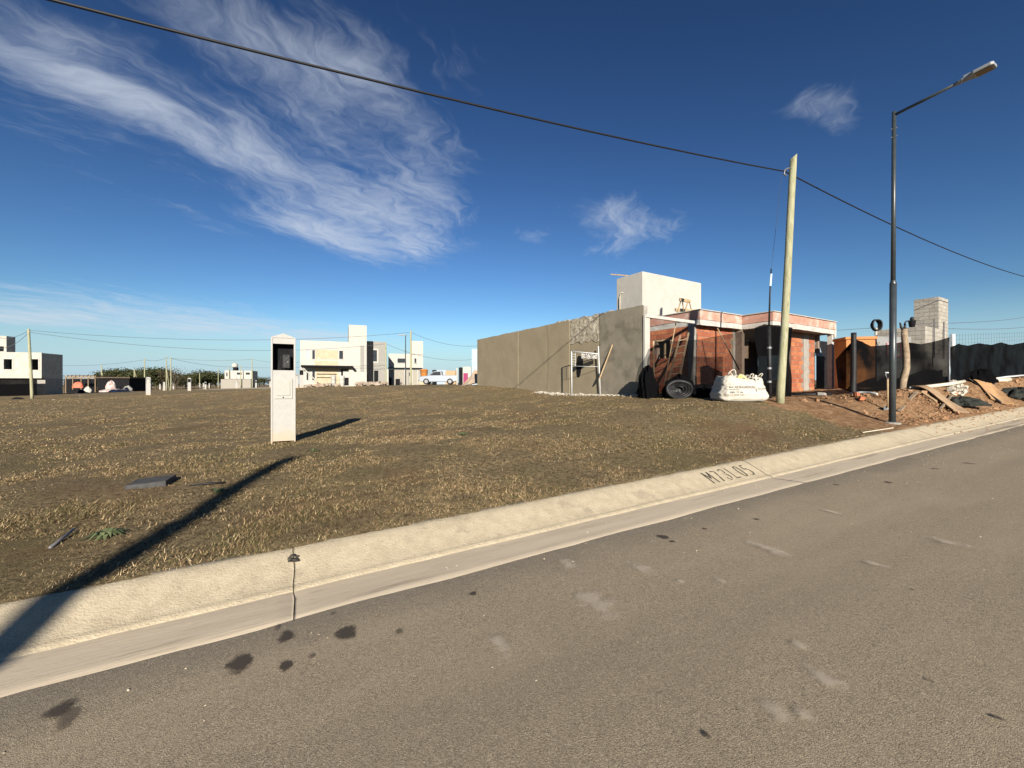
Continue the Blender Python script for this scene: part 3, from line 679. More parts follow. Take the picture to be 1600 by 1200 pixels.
# ladder
M_oldw = pm('old grey timber', (.30, .22, .14), (.22, .16, .10), 8., .85, .3, 30.)
ld = empty('ladder', gat(1048, 14.8), 0, 'wooden ladder leaning behind the net against the brick house', 'ladder')
La, Lb = gat(1039, 14.7), at(1063, 524, 15.55); Ra, Rb = gat(1056, 14.75), at(1076, 520, 15.65)
for p, q in ((La, Lb), (Ra, Rb)): MB().bar(wl(ld, p), wl(ld, q), .04, .07).build('rail', M_oldw, ld)
for i in range(8):
    t = .1+i*.115; MB().bar(wl(ld, La.lerp(Lb, t)), wl(ld, Ra.lerp(Rb, t)), .03).build('rung', M_oldw, ld)
# props and poles behind the net
for px0, py0, px1, py1, y, r, lab in ((1121, 513, 1155, 578, 14.6, .022, 'thin pale pole leaning against the brick front wall above the big bag'),
                                  (1056, 505, 1038, 600, 14.9, .02, 'thin timber prop standing in the passage beside the ladder'), (1021, 533, 1022, 612, 14.1, .03, 'upright wooden stake holding the net next to the wall corner')):
    tag(MB().tube([at(px0, py0, y+.4 if px0 != 1021 else y), at(px1, py1, y)], r, 8).build('prop', M_wood, smooth=True), lab, 'prop')
# shade net across the front
def netstrip(name, top, bot, y_of, lab, cat, m, nu=30, nv=14, fold=.04, parent=None):
    tx = [p[0] for p in top]; ty = [p[1] for p in top]; bx = [p[0] for p in bot]; by = [p[1] for p in bot]
    def fn(a, b):
        t = a*(len(top)-1); ii = np.arange(len(top))
        p = (np.interp(t, ii, tx), np.interp(t, ii, ty)); q = (np.interp(t, ii, bx), np.interp(t, ii, by))
        px = q[0]+(p[0]-q[0])*b; py = q[1]+(p[1]-q[1])*b; y = y_of(px)
        v = at(px, py, y); return v+Vector((0, fold*(mnoise.noise(Vector((v.x*3, v.z*1.1, 2)))+.5*mnoise.noise(Vector((v.x*9, v.z*2, 2)))), 0))
    o = MB().grid(fn, nu, nv).build(name, m, parent, smooth=True)
    return tag(o, lab, cat) if lab else o
def lin(x0, y0, x1, y1): return lambda px: 1/(1/y0+(1/y1-1/y0)*(px-x0)/(x1-x0))
netstrip('shade_net', [(1012, 560), (1024, 534), (1068, 533), (1095, 530), (1180, 514), (1200, 508)], [(1006, 616), (1022, 617), (1066, 619), (1095, 620), (1180, 622), (1200, 623)],
         lin(1005, 13.7, 1200, 14.2), 'black shade net stretched across the brick front below the roof beam', 'shade net', M_net, 40, 16)
# bunched nets at the foot
def bunch(name, px, y, rx, ry, h, lab, m=M_netd, seed=0, cat='net'):
    c0 = gat(px, y); mb = MB()
    def fn(a, b):
        t = 2*math.pi*a; ph = b*math.pi/2; r = math.cos(ph)
        v = Vector((math.cos(t)*rx*r, math.sin(t)*ry*r, h*math.sin(ph)))
        k = 1+.10*math.sin(t*11+seed+v.z*5)+.06*math.sin(t*23+v.z*9)+.35*mnoise.noise(Vector((math.cos(t)*1.8+seed, math.sin(t)*1.8, v.z*2.5/h)))+.22*mnoise.noise(Vector((math.cos(t)*5+seed, math.sin(t)*5, v.z*7/h)))
        v.x *= k; v.y *= k; v.z = v.z*(.8+.4*k-.2)-.05; return c0+v
    tag(mb.grid(fn, 72, 16).build(name, m, smooth=True), lab, cat)
bunch('net_heap', 1012, 13.3, .30, .25, 1.0, 'upright bunch of black net sagging beside the white corner post', seed=3)
bunch('net_heap', 1100, 12.9, .75, .35, .42, 'low heap of black net lying between net roll and big bag', seed=11)
bunch('net_heap', 1060, 13.3, .45, .3, .72, 'dark folded net heap standing behind the net roll', seed=21)
nr_ = empty('net_roll', gat(1060, 12.7), 0, 'coiled roll of black netting lying in front of the brick house', 'net roll')
def roll(r, off): 
    return [Vector((off+.0, 0, 0))+Vector((r*math.cos(t)*1.35, -.05*math.sin(2*t), .27+r*math.sin(t)*.95)) for t in np.linspace(0, 2*math.pi, 28)]
for i, r in enumerate((.28, .24, .19, .13)):
    MB().tube([p+Vector((0, (i-1.5)*.05, .02*mnoise.noise(p*4))) for p in roll(r, .0)], .05, 8, False).build('coil', M_black, nr_, smooth=True)
MB().grid(lambda a, b: Vector(((a-.5)*.72, .10+.05*mnoise.noise(Vector((a*6, b*6, 1))), .02+.5*b*(1-(2*a-1)**2*.6))), 12, 8).build('core', M_black, nr_)

# big bag
bg = empty('big_bag', gat(1153, 11.45), R(-6), 'bulging white woven bulk bag with grey print and lifting loops', 'bag'); bg.scale = (.95, .95, .80)
def bagr(t, z):
    hw, hd = .62, .52
    e = .42; c, s = math.cos(t), math.sin(t)
    prof = np.interp(z, [0, .08, .22, .45, .65, .8, .9], [.90, 1.06, 1.09, 1.0, .92, .84, .72])
    fold = 1+.06*mnoise.noise(Vector((c*2.2+7, s*2.2, z*3.5)))+.045*mnoise.noise(Vector((math.cos(t)*1.5, math.sin(t)*1.5, z*9)))+.035*mnoise.noise(Vector((math.cos(t)*4, math.sin(t)*4, z*16)))+.015*mnoise.noise(Vector((c*11, s*11, z*23)))
    x = hw*math.copysign(abs(c)**e, c)*prof*fold; y = hd*math.copysign(abs(s)**e, s)*prof*fold
    return x, y
mb = MB(); nz_ = 26
def bfn(a, b):
    t = 2*math.pi*a; z = .02+.80*b; x, y = bagr(t, z)
    top = .80+.12*mnoise.noise(Vector((math.cos(t)*1.4, math.sin(t)*1.4, 4)))+.04*mnoise.noise(Vector((math.cos(t)*5, math.sin(t)*5, 4)))-.06*math.cos(t)
    return (x, y, .0+top*b-.02)
mb.grid(bfn, 72, nz_)
mb.grid(lambda a, b: (lambda t: (bagr(t, .8)[0]*(1-b)*.98, bagr(t, .8)[1]*(1-b)*.98, (.78+.12*mnoise.noise(Vector((math.cos(t)*1.4, math.sin(t)*1.4, 4)))-.06*math.cos(t)-.02)*(1-b)+b*(.86)+.09*mnoise.noise(Vector((math.cos(t)*3*(1-b), math.sin(t)*3*(1-b), 9)))))(2*math.pi*a), 40, 8)
body = mb.build('body', M_bag, bg, smooth=True)
for x0, x1, yy, hh in ((-.10, -.30, -.1, .22), (.28, .25, -.25, .05), (.54, .52, -.2, .07)):
    MB().tube([(x0+(x1-x0)*t+.05*math.sin(t*3.1), yy-.03*t, .78+hh*math.sin(math.pi*(.12+.76*t))+.10*t) for t in np.linspace(0, 1, 9)]+[(x0-.05+(x1-x0)*t*.9, yy+.05, .74+hh*.75*math.sin(math.pi*t)+.05) for t in np.linspace(1, 0, 8)], .017, 6).build('lifting_loop', M_bag, bg, smooth=True)
mb = MB(); mb.grid(lambda a, b: ((a-.5)*.26+.0, -.22+(b-.5)*.22, .90+.05*mnoise.noise(Vector((a*4, b*4, 0)))-.12*((a-.5)**2+(b-.5)**2)*4), 8, 8); mb.build('yellow_wrapper', M_yellow, bg, smooth=True)
mb = MB(); mb.grid(lambda a, b: (.30+(a-.5)*.05, bagr(-math.pi/2+.5, .1+.7*b)[1]-.012, .08+.78*b), 2, 12); mb.build('strap', M_bag, bg)
def text_part(body_, size, x0, z0, parent, m, fn, name='printed_text'):
    cu = bpy.data.curves.new('t', 'FONT'); cu.body = body_; cu.size = size; cu.resolution_u = 3
    o = bpy.data.objects.new('t', cu); col.objects.link(o); dg = bpy.context.evaluated_depsgraph_get()
    me = bpy.data.meshes.new_from_object(o.evaluated_get(dg)); bpy.data.objects.remove(o)
    for v in me.vertices: v.co = fn(x0+v.co.x, z0+v.co.y)
    r = bpy.data.objects.new(name, me); col.objects.link(r); r.parent = parent; me.materials.append(m); return r
def bagfront(x, z):
    t = -math.pi/2
    best = min((abs(bagr(tt, z)[0]-x), tt) for tt in np.linspace(-math.pi+.05, -.05, 120))[1]
    return Vector((x, bagr(best, z)[1]-.012, z))
for tx, sz, x0, z0 in (('ACADEGADOS', .105, -.46, .42), ('MATERIALES', .05, -.46, .36), ('080 70 86', .085, -.44, .255), ('2 610 341', .085, -.40, .165), ('ALUZAR', .07, .32, .38)):
    text_part(tx, sz, x0, z0, bg, M_ink, bagfront)

# black curtain beside the pole
netstrip('plastic_curtain', [(1180, 512), (1196, 506), (1214, 508), (1238, 512)], [(1184, 624), (1198, 624), (1214, 625), (1236, 624)], lin(1180, 12.9, 1238, 13.1),
         'black plastic curtain hanging from the roof edge behind the wooden pole', 'curtain', M_netd, 60, 12, .16)
bunch('net_heap', 1188, 12.6, .2, .2, .55, 'small black net bundle between big bag and service mast', seed=31)
# service mast
ms_ = empty('service_mast', gat(1203, 12.0), 0, 'thin black service mast with pale blue tape near its top', 'mast')
z0 = ms_.location
MB().tube([wl(ms_, z0)-Vector((0, 0, .1)), wl(ms_, at(1201.5, 510, 12))], .055, 10).build('lower_tube', M_black, ms_, smooth=True)
MB().tube([wl(ms_, at(1201.5, 511, 12)), wl(ms_, at(1203, 460, 12)), wl(ms_, at(1205, 420, 12))], [.026, .022, .018], 8).build('upper_tube', M_black, ms_, smooth=True)
mb = MB(); mb.tube([wl(ms_, at(1203.5, 447, 12)), wl(ms_, at(1205, 428, 12))], .028, 8); mb.build('tape', M_blue, ms_)
for py in (545, 577, 598): MB().tube([wl(ms_, at(1202, py, 12)), wl(ms_, at(1202, py-3, 12))], .068, 10).build('clamp', M_steel, ms_)

# ------------------------------------------------------------------ wooden poles and cable
def wood_pole(name, base, top, r0, r1, lab, group=None, m=M_pole, cut=True):
    rt = empty(name, base, 0, lab, 'pole', group); d = Vector(top)-Vector(base)
    pts = []; rad = []
    for i in range(15):
        t = i/14; pts.append(d*t+Vector((.012*math.sin(t*5), .012*math.sin(t*4+1), 0))-Vector((0, 0, .15 if i == 0 else 0))); rad.append((r0+(r1-r0)*t)*(1+.03*mnoise.noise(Vector((t*9, base[0], 0)))))
    mb = MB().tube(pts, rad, 14)
    if cut:
        for i in range(14): v = mb.v[-14+i]; mb.v[-14+i] = (v[0], v[1], v[2]+.9*(v[0]-pts[-1].x))
    mb.build('shaft', m, rt, smooth=True); return rt
PB = gat(1219, 11); PT = at(1240, 245, 11.1)
pole = wood_pole('wooden_pole', PB, PT, .098, .082, 'leaning greenish wooden utility pole beside the big bag', 'roadside wooden poles')
hk = at(1227, 268, 11.0)
mb = MB(); mb.tube([Vector(at(1236, 263, 11.05))-PB, Vector(at(1231, 263, 10.95))-PB, Vector(at(1226, 266, 10.9))-PB, Vector(at(1225, 272, 10.9))-PB, Vector(at(1229, 275, 10.9))-PB], .02, 8); mb.build('cable_hook', M_steel, pole, smooth=True)
sP, nP = sn(PB.x, PB.y)
def sag(s0, s1, n0, n1, zf, k=40):
    pts = []
    for s in np.linspace(s0, s1, k):
        x, y = xy(s, n0+(n1-n0)*(s-s0)/(s1-s0)); pts.append((x, y, zf(s)))
    return pts
sk, nk = sn(hk.x, hk.y); zk = hk.z
# left span passes over the lot towards a pole beyond the frame
def px_s(px, py, n): d = pdir(px, py); y = n/(d[0]*NN[0]+d[1]*NN[1]); return sn(d[0]*y, y)[0], E+d[2]*y
sL, zL = px_s(80, 0, nk); sM, zM = px_s(600, 130, nk)
A = np.polyfit([sk, sM, sL], [zk, zM, zL], 2)
sEnd = 2*(-A[1]/(2*A[0]))-sk
ptsL = sag(sEnd, sk, nk, nk, lambda s: float(np.polyval(A, s)))
sR1, zR1 = px_s(1395, 352, nk); sR2, zR2 = px_s(1600, 432, nk)
Bc = np.polyfit([sk, sR1, sR2], [zk, zR1, zR2], 2); sE2 = min(42., 2*(-Bc[1]/(2*Bc[0]))-sk)
ptsR = sag(sk, sE2, nk, nk, lambda s: float(np.polyval(Bc, s)))
tag(MB().tube(ptsL+ptsR[1:], .017, 8).build('overhead_cable', M_cable, smooth=True), 'thick black overhead cable sagging from the leaning wooden pole across the sky', 'cable')
for s_, nm in ((sEnd, 'wooden utility pole standing beyond the left end of the lot'), (sE2, 'wooden utility pole standing up the road past the fenced lot')):
    x, y = xy(s_, nk+.1); g = gz(x, y); zz_ = float(np.polyval(A if s_ < 0 else Bc, s_))
    wood_pole('wooden_pole', (x, y, g), (x, y, zz_+.4), .12, .10, nm, 'roadside wooden poles')
tag(MB().tube([at(1221, 274, 10.9), at(1213, 350, 11.4), at(1205, 421, 12)], .004, 5).build('drop_wire', M_wire), 'thin drop wire from the cable hook down to the service mast', 'wire')
# pole across the road, behind the camera; its shadow falls over the kerb and lawn
tip = gat(460, 6.55); tip.z += 0
Lr = 7.2/math.tan(SUN_EL); bx_, by_ = tip.x+SUN_H.x*Lr, tip.y+SUN_H.y*Lr
s_, n_ = sn(bx_, by_)
wood_pole('wooden_pole', (bx_, by_, float(zr(s_))+.14), (bx_, by_, tip.z+7.2), .15, .13, 'wooden utility pole on the far side of the road casting its shadow on the lawn', 'roadside wooden poles', cut=False)

# ------------------------------------------------------------------ street lamp
sB = gat(1394, 9.66); lampn = empty('street_lamp', sB, 0, 'tall dark street lamp with slanting arm and flat head on the kerb', 'street lamp')
top = at(1397, 176, 9.66)-sB
j1 = at(1395.5, 445, 9.66)-sB
MB().tube([Vector((0, 0, -.1)), j1], .066, 18).build('lower_shaft', M_lamp, lampn, smooth=True)
MB().lathe([(.066, 0), (.068, .02), (.05, .09), (.047, .1)], 18, c=tuple(j1)).build('collar', M_lamp, lampn, smooth=True)
MB().tube([j1, top+Vector((0, 0, .02))], [.047, .040], 16).build('upper_shaft', M_lamp, lampn, smooth=True)
MB().lathe([(.16, -.02), (.16, .015), (.10, .03)], 12).build('base_plate', M_concg, lampn)
# arm reaches over the road
hd = -Vector((NN[0], NN[1], 0)).normalized()
def arm_pt(px, py):      # point on the vertical plane through the lamp, square to the road
    d = Vector(pdir(px, py)); nrm = Vector((D[0], D[1], 0)); c0 = Vector((0, 0, E)); t = (sB-c0).dot(nrm)/d.dot(nrm); return c0+d*t-sB
a1 = arm_pt(1504, 126); a0 = top-Vector((0, 0, .06))
MB().tube([a0, a1], .032, 10).build('arm', M_lamp, lampn, smooth=True)
dirv = (a1-a0).normalized(); tipv = arm_pt(1556, 101)
Lh = (tipv-a1).length; xa = dirv; ya = Vector((D[0], D[1], 0)); za = xa.cross(ya)
if za.z < 0: za = -za; 
Mh = Matrix(((xa.x, ya.x, za.x, a1.x), (xa.y, ya.y, za.y, a1.y), (xa.z, ya.z, za.z, a1.z), (0, 0, 0, 1)))
hdm = MB(); pl = [(-.02, -.05), (.10, -.07), (.18, -.13), (Lh-.04, -.13), (Lh, -.10), (Lh, .10), (Lh-.04, .13), (.18, .13), (.10, .07), (-.02, .05)]
hdm.add([Mh @ Vector((x, y, .035)) for x, y in pl]+[Mh @ Vector((x, y, -.03)) for x, y in pl], [tuple(range(10)), tuple(reversed(range(10, 20)))]+[(i, 10+i, 10+(i+1) % 10, (i+1) % 10) for i in range(10)])
head = hdm.build('lamp_head', M_lampl, lampn, bevel=.008)
MB().box(.20, Lh-.05, -.10, .10, -.036, -.031, Mh).build('lens', M_lens, head)
MB().box(.02, .14, -.045, .045, .035, .075, Mh).box(.20, .30, -.05, .05, .035, .06, Mh).build('driver_box', M_lampl, head, bevel=.006)
MB().tube([Mh @ Vector((-.10, 0, 0)), Mh @ Vector((.05, 0, 0))], .045, 10).build('spigot', M_lampl, head, smooth=True)
for py in (202, 215): MB().tube([at(1392, py, 9.66)-sB, at(1402, py-3, 9.66)-sB], .008, 6).build('bolt', M_steel, lampn)

# ------------------------------------------------------------------ meter pillars
def meter_pillar(loc, rz, h, w_, lab, group, detail=True, hole=True):
    rt = empty('meter_pillar', loc, rz, lab, 'meter pillar', group); d = w_*.62; e = .032; hs = h-.095
    front = -d/2
    x = w_/2; hz0, hz1 = h*.665, h*.905
    mb = MB()
    # shell: sides, back, front pieces round the opening
    mb.box(-x, -x+e, front, d/2, -.06, hs); mb.box(x-e, x, front, d/2, -.06, hs); mb.box(-x+e, x-e, d/2-e, d/2, .05, hs)
    fy0, fy1 = front+.012, front+.05
    mb.box(-x+e, x-e, fy0, fy1, .055, hz0); mb.box(-x+e, x-e, fy0, fy1, hz1, hs)
    mb.prism([(-x, hs), (-x+e, hs-.002), (x-e, hs-.002), (x, hs), (x*.96, hs+.01), (0, h), (-x*.96, hs+.01)], front, d/2)
    mb.build('body', M_pil, rt)
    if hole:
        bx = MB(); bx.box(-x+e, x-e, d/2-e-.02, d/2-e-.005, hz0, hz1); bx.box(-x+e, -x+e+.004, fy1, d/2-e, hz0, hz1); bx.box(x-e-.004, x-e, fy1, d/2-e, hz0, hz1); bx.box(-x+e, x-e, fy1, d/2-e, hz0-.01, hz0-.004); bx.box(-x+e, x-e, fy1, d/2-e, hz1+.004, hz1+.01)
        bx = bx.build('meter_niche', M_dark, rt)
        if detail:
            MB().box(-.02, .13, front+.07, front+.14, hz0+.04, hz0+.34).build('meter', M_black, bx, bevel=.02)
            MB().tube([(-.10, front+.06, hz0+.01), (-.05, front+.06, hz0+.25), (0, front+.06, hz0+.40), (.06, front+.06, hz0+.30)], .008, 6).build('cable_end', M_black, bx)
            MB().tube([(.08, front+.065, hz0+.18), (.085, front+.06, hz0+.18)], .009, 8).build('screw', M_whitem, bx)
    else: MB().box(-x*.7, x*.7, front+.002, front+.011, hz0, hz1-.05).build('meter_lid', M_panel, rt)
    if detail:
        z0_, z1_ = h*.407, h*.585
        lid = MB().box(-x+.055, x-.055, fy0-.018, fy0+.002, z0_, z1_).build('meter_lid', M_panel, rt, bevel=.006)
        MB().box(-x+.10, x-.10, fy0-.030, fy0-.016, z0_+.07, z1_-.05).build('raised_panel', M_panel, lid, bevel=.01)
        MB().tube([(0, fy0-.019, z0_+.032), (0, fy0-.024, z0_+.032)], .014, 10).build('lock', M_dark, lid)
        zp = h*.325
        pl = MB()
        for a, b, c, d_ in ((-x+.06, x-.06, zp+.05, zp+.055), (-x+.06, -x+.066, zp, zp+.05), (-x+.09, x-.08, zp, zp+.003)): pl.box(a, b, fy0-.004, fy0+.001, c, d_)
        pl.build('slot_mark', M_panel, rt)
    return rt
pb = gat(443, 8.66)
ang = math.atan2(-pb.x, pb.y)   # front towards the road
meter_pillar(pb-Vector((0, 0, .02)), R(27.5), 2.3, .45, 'white meter pillar with open black niche and gabled top standing alone on the lawn', 'white meter pillars')
mp_a = meter_pillar((0, 0, -20), GA, 2.3, .45, None, None, False, True)
mp_b = meter_pillar((0, 0, -20), GA, 2.3, .45, None, None, False, False)
far = [(80, 24, 1, 'white meter pillar with open niche standing before the concrete two-storey house'), (232, 29, 0, 'white meter pillar with closed lid standing before the dark tree line'),
       (296, 21, 1, 'white meter pillar with open niche standing in the middle of the field'), (471, 31, 1, 'white meter pillar at the canopy corner of the modern white house'),
       (641, 22, 1, 'white meter pillar beside the tall wooden pole by the small white house'), (616, 19, 1, 'white meter pillar before the grey block wall of the small white house')]
G0 = 'tiny white meter pillar standing far across the field'
far += [(p, h_, k_, G0) for p, h_, k_ in ((250, 9, 0), (256.5, 14, 0), (271, 9, 0), (275, 7, 0), (312, 9, 0), (318, 9, 0), (321, 12, 1), (327, 8, 0), (369.5, 13, 0), (379, 7, 0), (400, 12, 1), (422, 10, 0), (463.5, 24, 0))]
for px, h_, k_, lab in far:
    y = 2.3*F/h_; c = copy_tree(mp_a if k_ else mp_b); c.location = gat(px, y)-Vector((0, 0, .03)); tag(c, lab, 'meter pillar', 'white meter pillars')
for rt in (mp_a, mp_b):
    for ch in list(rt.children)[::-1]: bpy.data.objects.remove(ch)
    bpy.data.objects.remove(rt)

# ================================================================== fenced lot up the road
def px_ground(px, n):      # ground point under a photograph column at distance n from the road line
    d = pdir(px, 600); y = n/(d[0]*NN[0]+d[1]*NN[1]); x = d[0]*y; return Vector((x, y, gz(x, y)))
BF = Frame(*at(1467, 463, 22)[:2], gz(*at(1467, 463, 22)[:2]), GA)
bt = empty('block_building', BF.o, GA, 'unfinished grey concrete block building with a square block tower', 'building')
blk = {}
def block_face(parent, x0, x1, z0, z1, place, rz):
    z = z0; r = 0
    while z < z1-.05:
        x = x0; first = r % 2
        while x < x1-.06:
            L = min(.39 if not first else .19, x1-x-.004); first = 0
            if L > .08:
                k = round(L, 2)
                if k not in blk:
                    mb = MB(); mb.add([(0, 0, 0), (k, 0, 0), (k, 0, .185), (0, 0, .185), (.006, -.012, .006), (k-.006, -.012, .006), (k-.006, -.012, .179), (.006, -.012, .179)],
                                      [(4, 5, 6, 7), (0, 1, 5, 4), (1, 2, 6, 5), (2, 3, 7, 6), (3, 0, 4, 7)])
                    o = mb.build('block', M_block); blk[k] = o.data; bpy.data.objects.remove(o)
                o = bpy.data.objects.new('block', blk[k]); col.objects.link(o); o.parent = parent; o.location = place(x, z); o.rotation_euler = (0, 0, rz)
            x += L+.012
        z += .2; r += 1
tv = BF.side(1428, 468, 0)[0]; tu = BF.f(1481, 465, 0)[0]; tz = BF.f(1467, 463, 0)[1]
tw = MB().box(.0, tu, .0, tv, -.3, tz-.02).build('tower', M_concg, bt)
zlow = math.floor((tz-3.0)/.2)*.2+ (tz % .2)
block_face(tw, 0, tu, zlow, tz-.05, lambda x, z: (x, 0, z), 0)
block_face(tw, 0, tv, zlow, tz-.05, lambda x, z: (0, tv-x, z), -math.pi/2)
c_ = BF._hit(1446, 509, BF.V, -.9); lu, lz = c_.x, c_.z; lv = BF.side(1368, 509, lu)[0]
lw = MB().box(lu, lu+2.4, -.9, lv, -.3, lz-.02).build('low_wall', M_concg, bt)
block_face(lw, 0, 2.4, lz-1.2, lz-.05, lambda x, z: (lu+x, -.9, z), 0)
block_face(lw, 0, lv+.9, lz-1.2, lz-.05, lambda x, z: (lu, lv-x, z), -math.pi/2)
MB().box(lu+.9, lu+.94, -.98, -.94, lz-1.4, lz+.35).box(lu+2.3, lu+2.34, -.98, -.94, lz-1.4, lz+.35).build('rebar_post', M_steel, bt)
# rendered wall with a sign
GF = Frame(*at(1370, 560, 18.5)[:2], gz(*at(1370, 560, 18.5)[:2]), R(6))
gu = GF.f(1432, 560)[0]; gzt = GF.f(1395, 526)[1]
gwall = MB().box(0, gu, 0, .18, -.3, gzt).build('rendered_wall', pm('blue grey render', (.26, .265, .26), (.21, .215, .21), 3., .9)); gwall.location = GF.o; gwall.rotation_euler = (0, 0, GF.a)
tag(gwall, 'low grey rendered wall behind the net beside the orange cabin', 'wall')
a = GF.f(1384, 536); b = GF.f(1407, 558)
sg = empty('site_sign', GF.w(a[0], -.02, b[1]), GF.a, 'white site sign with pink frame fixed on the grey rendered wall', 'sign')
sw_, sh_ = b[0]-a[0], a[1]-b[1]
MB().box(0, sw_, -.02, .02, 0, sh_).build('board', M_white, sg)
mb = MB()
for q in ((0, sw_, 0, .05), (0, sw_, sh_-.05, sh_), (0, .05, .05, sh_-.05), (sw_-.05, sw_, .05, sh_-.05), (.12, sw_-.12, sh_*.7, sh_*.78), (.12, sw_-.2, sh_*.5, sh_*.56)): mb.box(q[0], q[1], -.026, -.018, q[2], q[3])
mb.build('frame', pm('pink red paint', (.55, .17, .18), (.62, .28, .28), 10., .7), sg)
mb = MB(); a = GF.f(1370, 534, -.01); b = GF.f(1372, 541, -.01); c2_ = GF.f(1374.5, 534, -.01)
mb.bar((a[0], -.01, a[1]), (b[0], -.01, b[1]), .05, .012); mb.bar((c2_[0], -.012, c2_[1]), (b[0], -.012, b[1]), .05, .012); mb.build('painted_mark', M_white, gwall)
# orange cabin
OF = Frame(*at(1322, 560, 17.2)[:2], gz(*at(1322, 560, 17.2)[:2]), R(-12))
ou = OF.f(1368, 560)[0]; oz = OF.f(1345, 526)[1]
oc = empty('site_cabin', OF.o, OF.a, 'orange site cabin with a thick rim standing behind the black net', 'cabin')
MB().box(0, ou, 0, .9, -.2, oz-.12).build('body', M_orange, oc, bevel=.02)
MB().box(-.05, ou+.05, -.05, .95, oz-.12, oz).build('rim', M_orange, oc, bevel=.02)
MB().box(.35, ou-.35, -.012, .002, .1, oz-.35).build('door', pm('orange door', (.66, .24, .045), None, rough=.6), oc)
# things on top
cl = empty('hose_coil', at(1369, 512, 19.2), 0, 'coil of black hose standing on the low wall top', 'hose')
for i in range(4):
    MB().tube([Vector((.21*math.cos(t)*(1-.05*i), (i-1.5)*.05, .12+.26*math.sin(t)*(1-.04*i)+.02*math.sin(3*t+i))) for t in np.linspace(0, 2*math.pi, 24)], .032, 7, False).build('loop', M_black, cl, smooth=True)
MB().tube([(.0, .02, -.35), (.02, .02, .0)], .05, 8).build('stand', M_white, cl)
bk = empty('mortar_bucket', at(1425, 511, 20.3), 0, 'black mortar bucket with raised handle beside the block tower', 'bucket')
MB().lathe([(.11, 0), (.15, .32), (.16, .33), (.14, .33), (.10, .04)], 14).build('shell', M_black, bk, smooth=True)
MB().tube([(-.15, 0, .3)]+[(-.22-.16*math.sin(t), 0, .1+.2*math.cos(t)) for t in np.linspace(.2, 2.6, 10)], .03, 7).build('handle', M_black, bk, smooth=True)
MB().lathe([(.07, .33), (.09, .42), (.04, .5)], 10).build('lump', M_black, bk, smooth=True)

# fence posts and nets
fp = wood_pole('fence_post', gat(1333, 12.8), at(1334, 520, 12.8), .085, .07, 'dark stained fence post at the net corner near the orange cabin', None, M_black, False); fp['category'] = 'post'
lb = gat(1408, 13.05); lt = at(1413, 514, 13.05)
lg = empty('log_post', lb, 0, 'crooked pale log post with a forked top holding the black net', 'post')
MB().tube([Vector((0, 0, -.2)), (lt-lb)*.15+Vector((.05, 0, 0)), (lt-lb)*.35+Vector((.13, 0, 0)), (lt-lb)*.6+Vector((.10, 0, 0)), (lt-lb)*.85+Vector((.02, 0, 0)), lt-lb], [.10, .10, .095, .09, .085, .075], 12).build('trunk', M_bark, lg, smooth=True)
MB().tube([lt-lb+Vector((0, 0, -.08)), lt-lb+Vector((-.1, 0, .05)), lt-lb+Vector((-.14, 0, .2))], [.04, .035, .02], 7).tube([lt-lb+Vector((0, 0, -.05)), lt-lb+Vector((.03, 0, .18))], [.05, .02], 7).build('fork', M_black, lg, smooth=True)
tag(MB().tube([at(1483.5, 642, 12.9), at(1483, 527, 13.0)], .022, 8).build('fence_stake', M_steel, smooth=True), 'thin steel stake at the end of the black net above the bank', 'post')
def ylog(px): return float(np.interp(px, [1300, 1333, 1410, 1483], [13.4, 12.8, 13.05, 13.0]))
netstrip('shade_net', [(1306, 562), (1334, 530), (1348, 534), (1362, 541), (1385, 539), (1412, 534), (1440, 538), (1462, 533), (1483, 527)],
         [(1309, 606), (1332, 614), (1348, 618), (1365, 621), (1385, 618), (1408, 609), (1440, 606), (1462, 604), (1483, 602)], ylog, 'black shade net hung between log post and steel stake', 'shade net', netmat('black fence net', .94), 60, 16, .05)
netstrip('shade_net', [(1484, 543), (1497, 537), (1512, 540), (1530, 536), (1548, 539), (1563, 535), (1580, 539), (1600, 535), (1645, 538), (1690, 533)], [(1484, 612), (1497, 611), (1512, 607), (1530, 602), (1548, 599), (1563, 596), (1580, 594), (1600, 592), (1645, 588), (1690, 585)],
         lin(1484, 13.6, 1600, 17.4), 'long black shade net fence running on along the road bank', 'shade net', netmat('black road net', .985, var=.03), 120, 24, .07)
wf = empty('wire_fence', gat(1490, 21), 0, 'pale welded wire mesh fence showing above the black net', 'fence')
p0 = at(1484, 531, 21); p1 = at(1640, 524, 27)
for zz_, nm in ((0, 'wire'), (.22, 'wire'), (-.2, 'wire')):
    MB().tube([p0+Vector((0, 0, zz_))-wf.location, p1+Vector((0, 0, zz_))-wf.location], .0045, 5).build(nm, M_wire, wf)
mb = MB()
for i in range(40):
    p = p0.lerp(p1, i/39); mb = MB().tube([p-Vector((0, 0, .8))-wf.location, p+Vector((0, 0, .30))-wf.location], .004, 5); mb.build('wire', M_wire, wf)
tag(MB().tube([at(1489, 560, 18), at(1489, 522, 18)], .075, 12).build('white_pipe', M_whitem, smooth=True), 'upright white pipe standing behind the road net', 'pipe')
for (a, b, lab) in (((1481, 505, 26), (1660, 484, 34), 'upper thin wire leaving the block tower up the road'), ((1481, 513.5, 26), (1660, 503, 34), 'lower thin wire leaving the block tower up the road')):
    tag(MB().tube([at(*a).lerp(at(*b), t)-Vector((0, 0, .25*math.sin(math.pi*t))) for t in np.linspace(0, 1, 12)], .014, 5).build('thin_wire', M_wire), lab, 'wire')
tag(MB().tube([at(1308, 516, 20), at(1369, 512, 19.2)], .01, 5).build('thin_wire', M_wire), 'thin wire between the house roof end and the hose coil', 'wire')

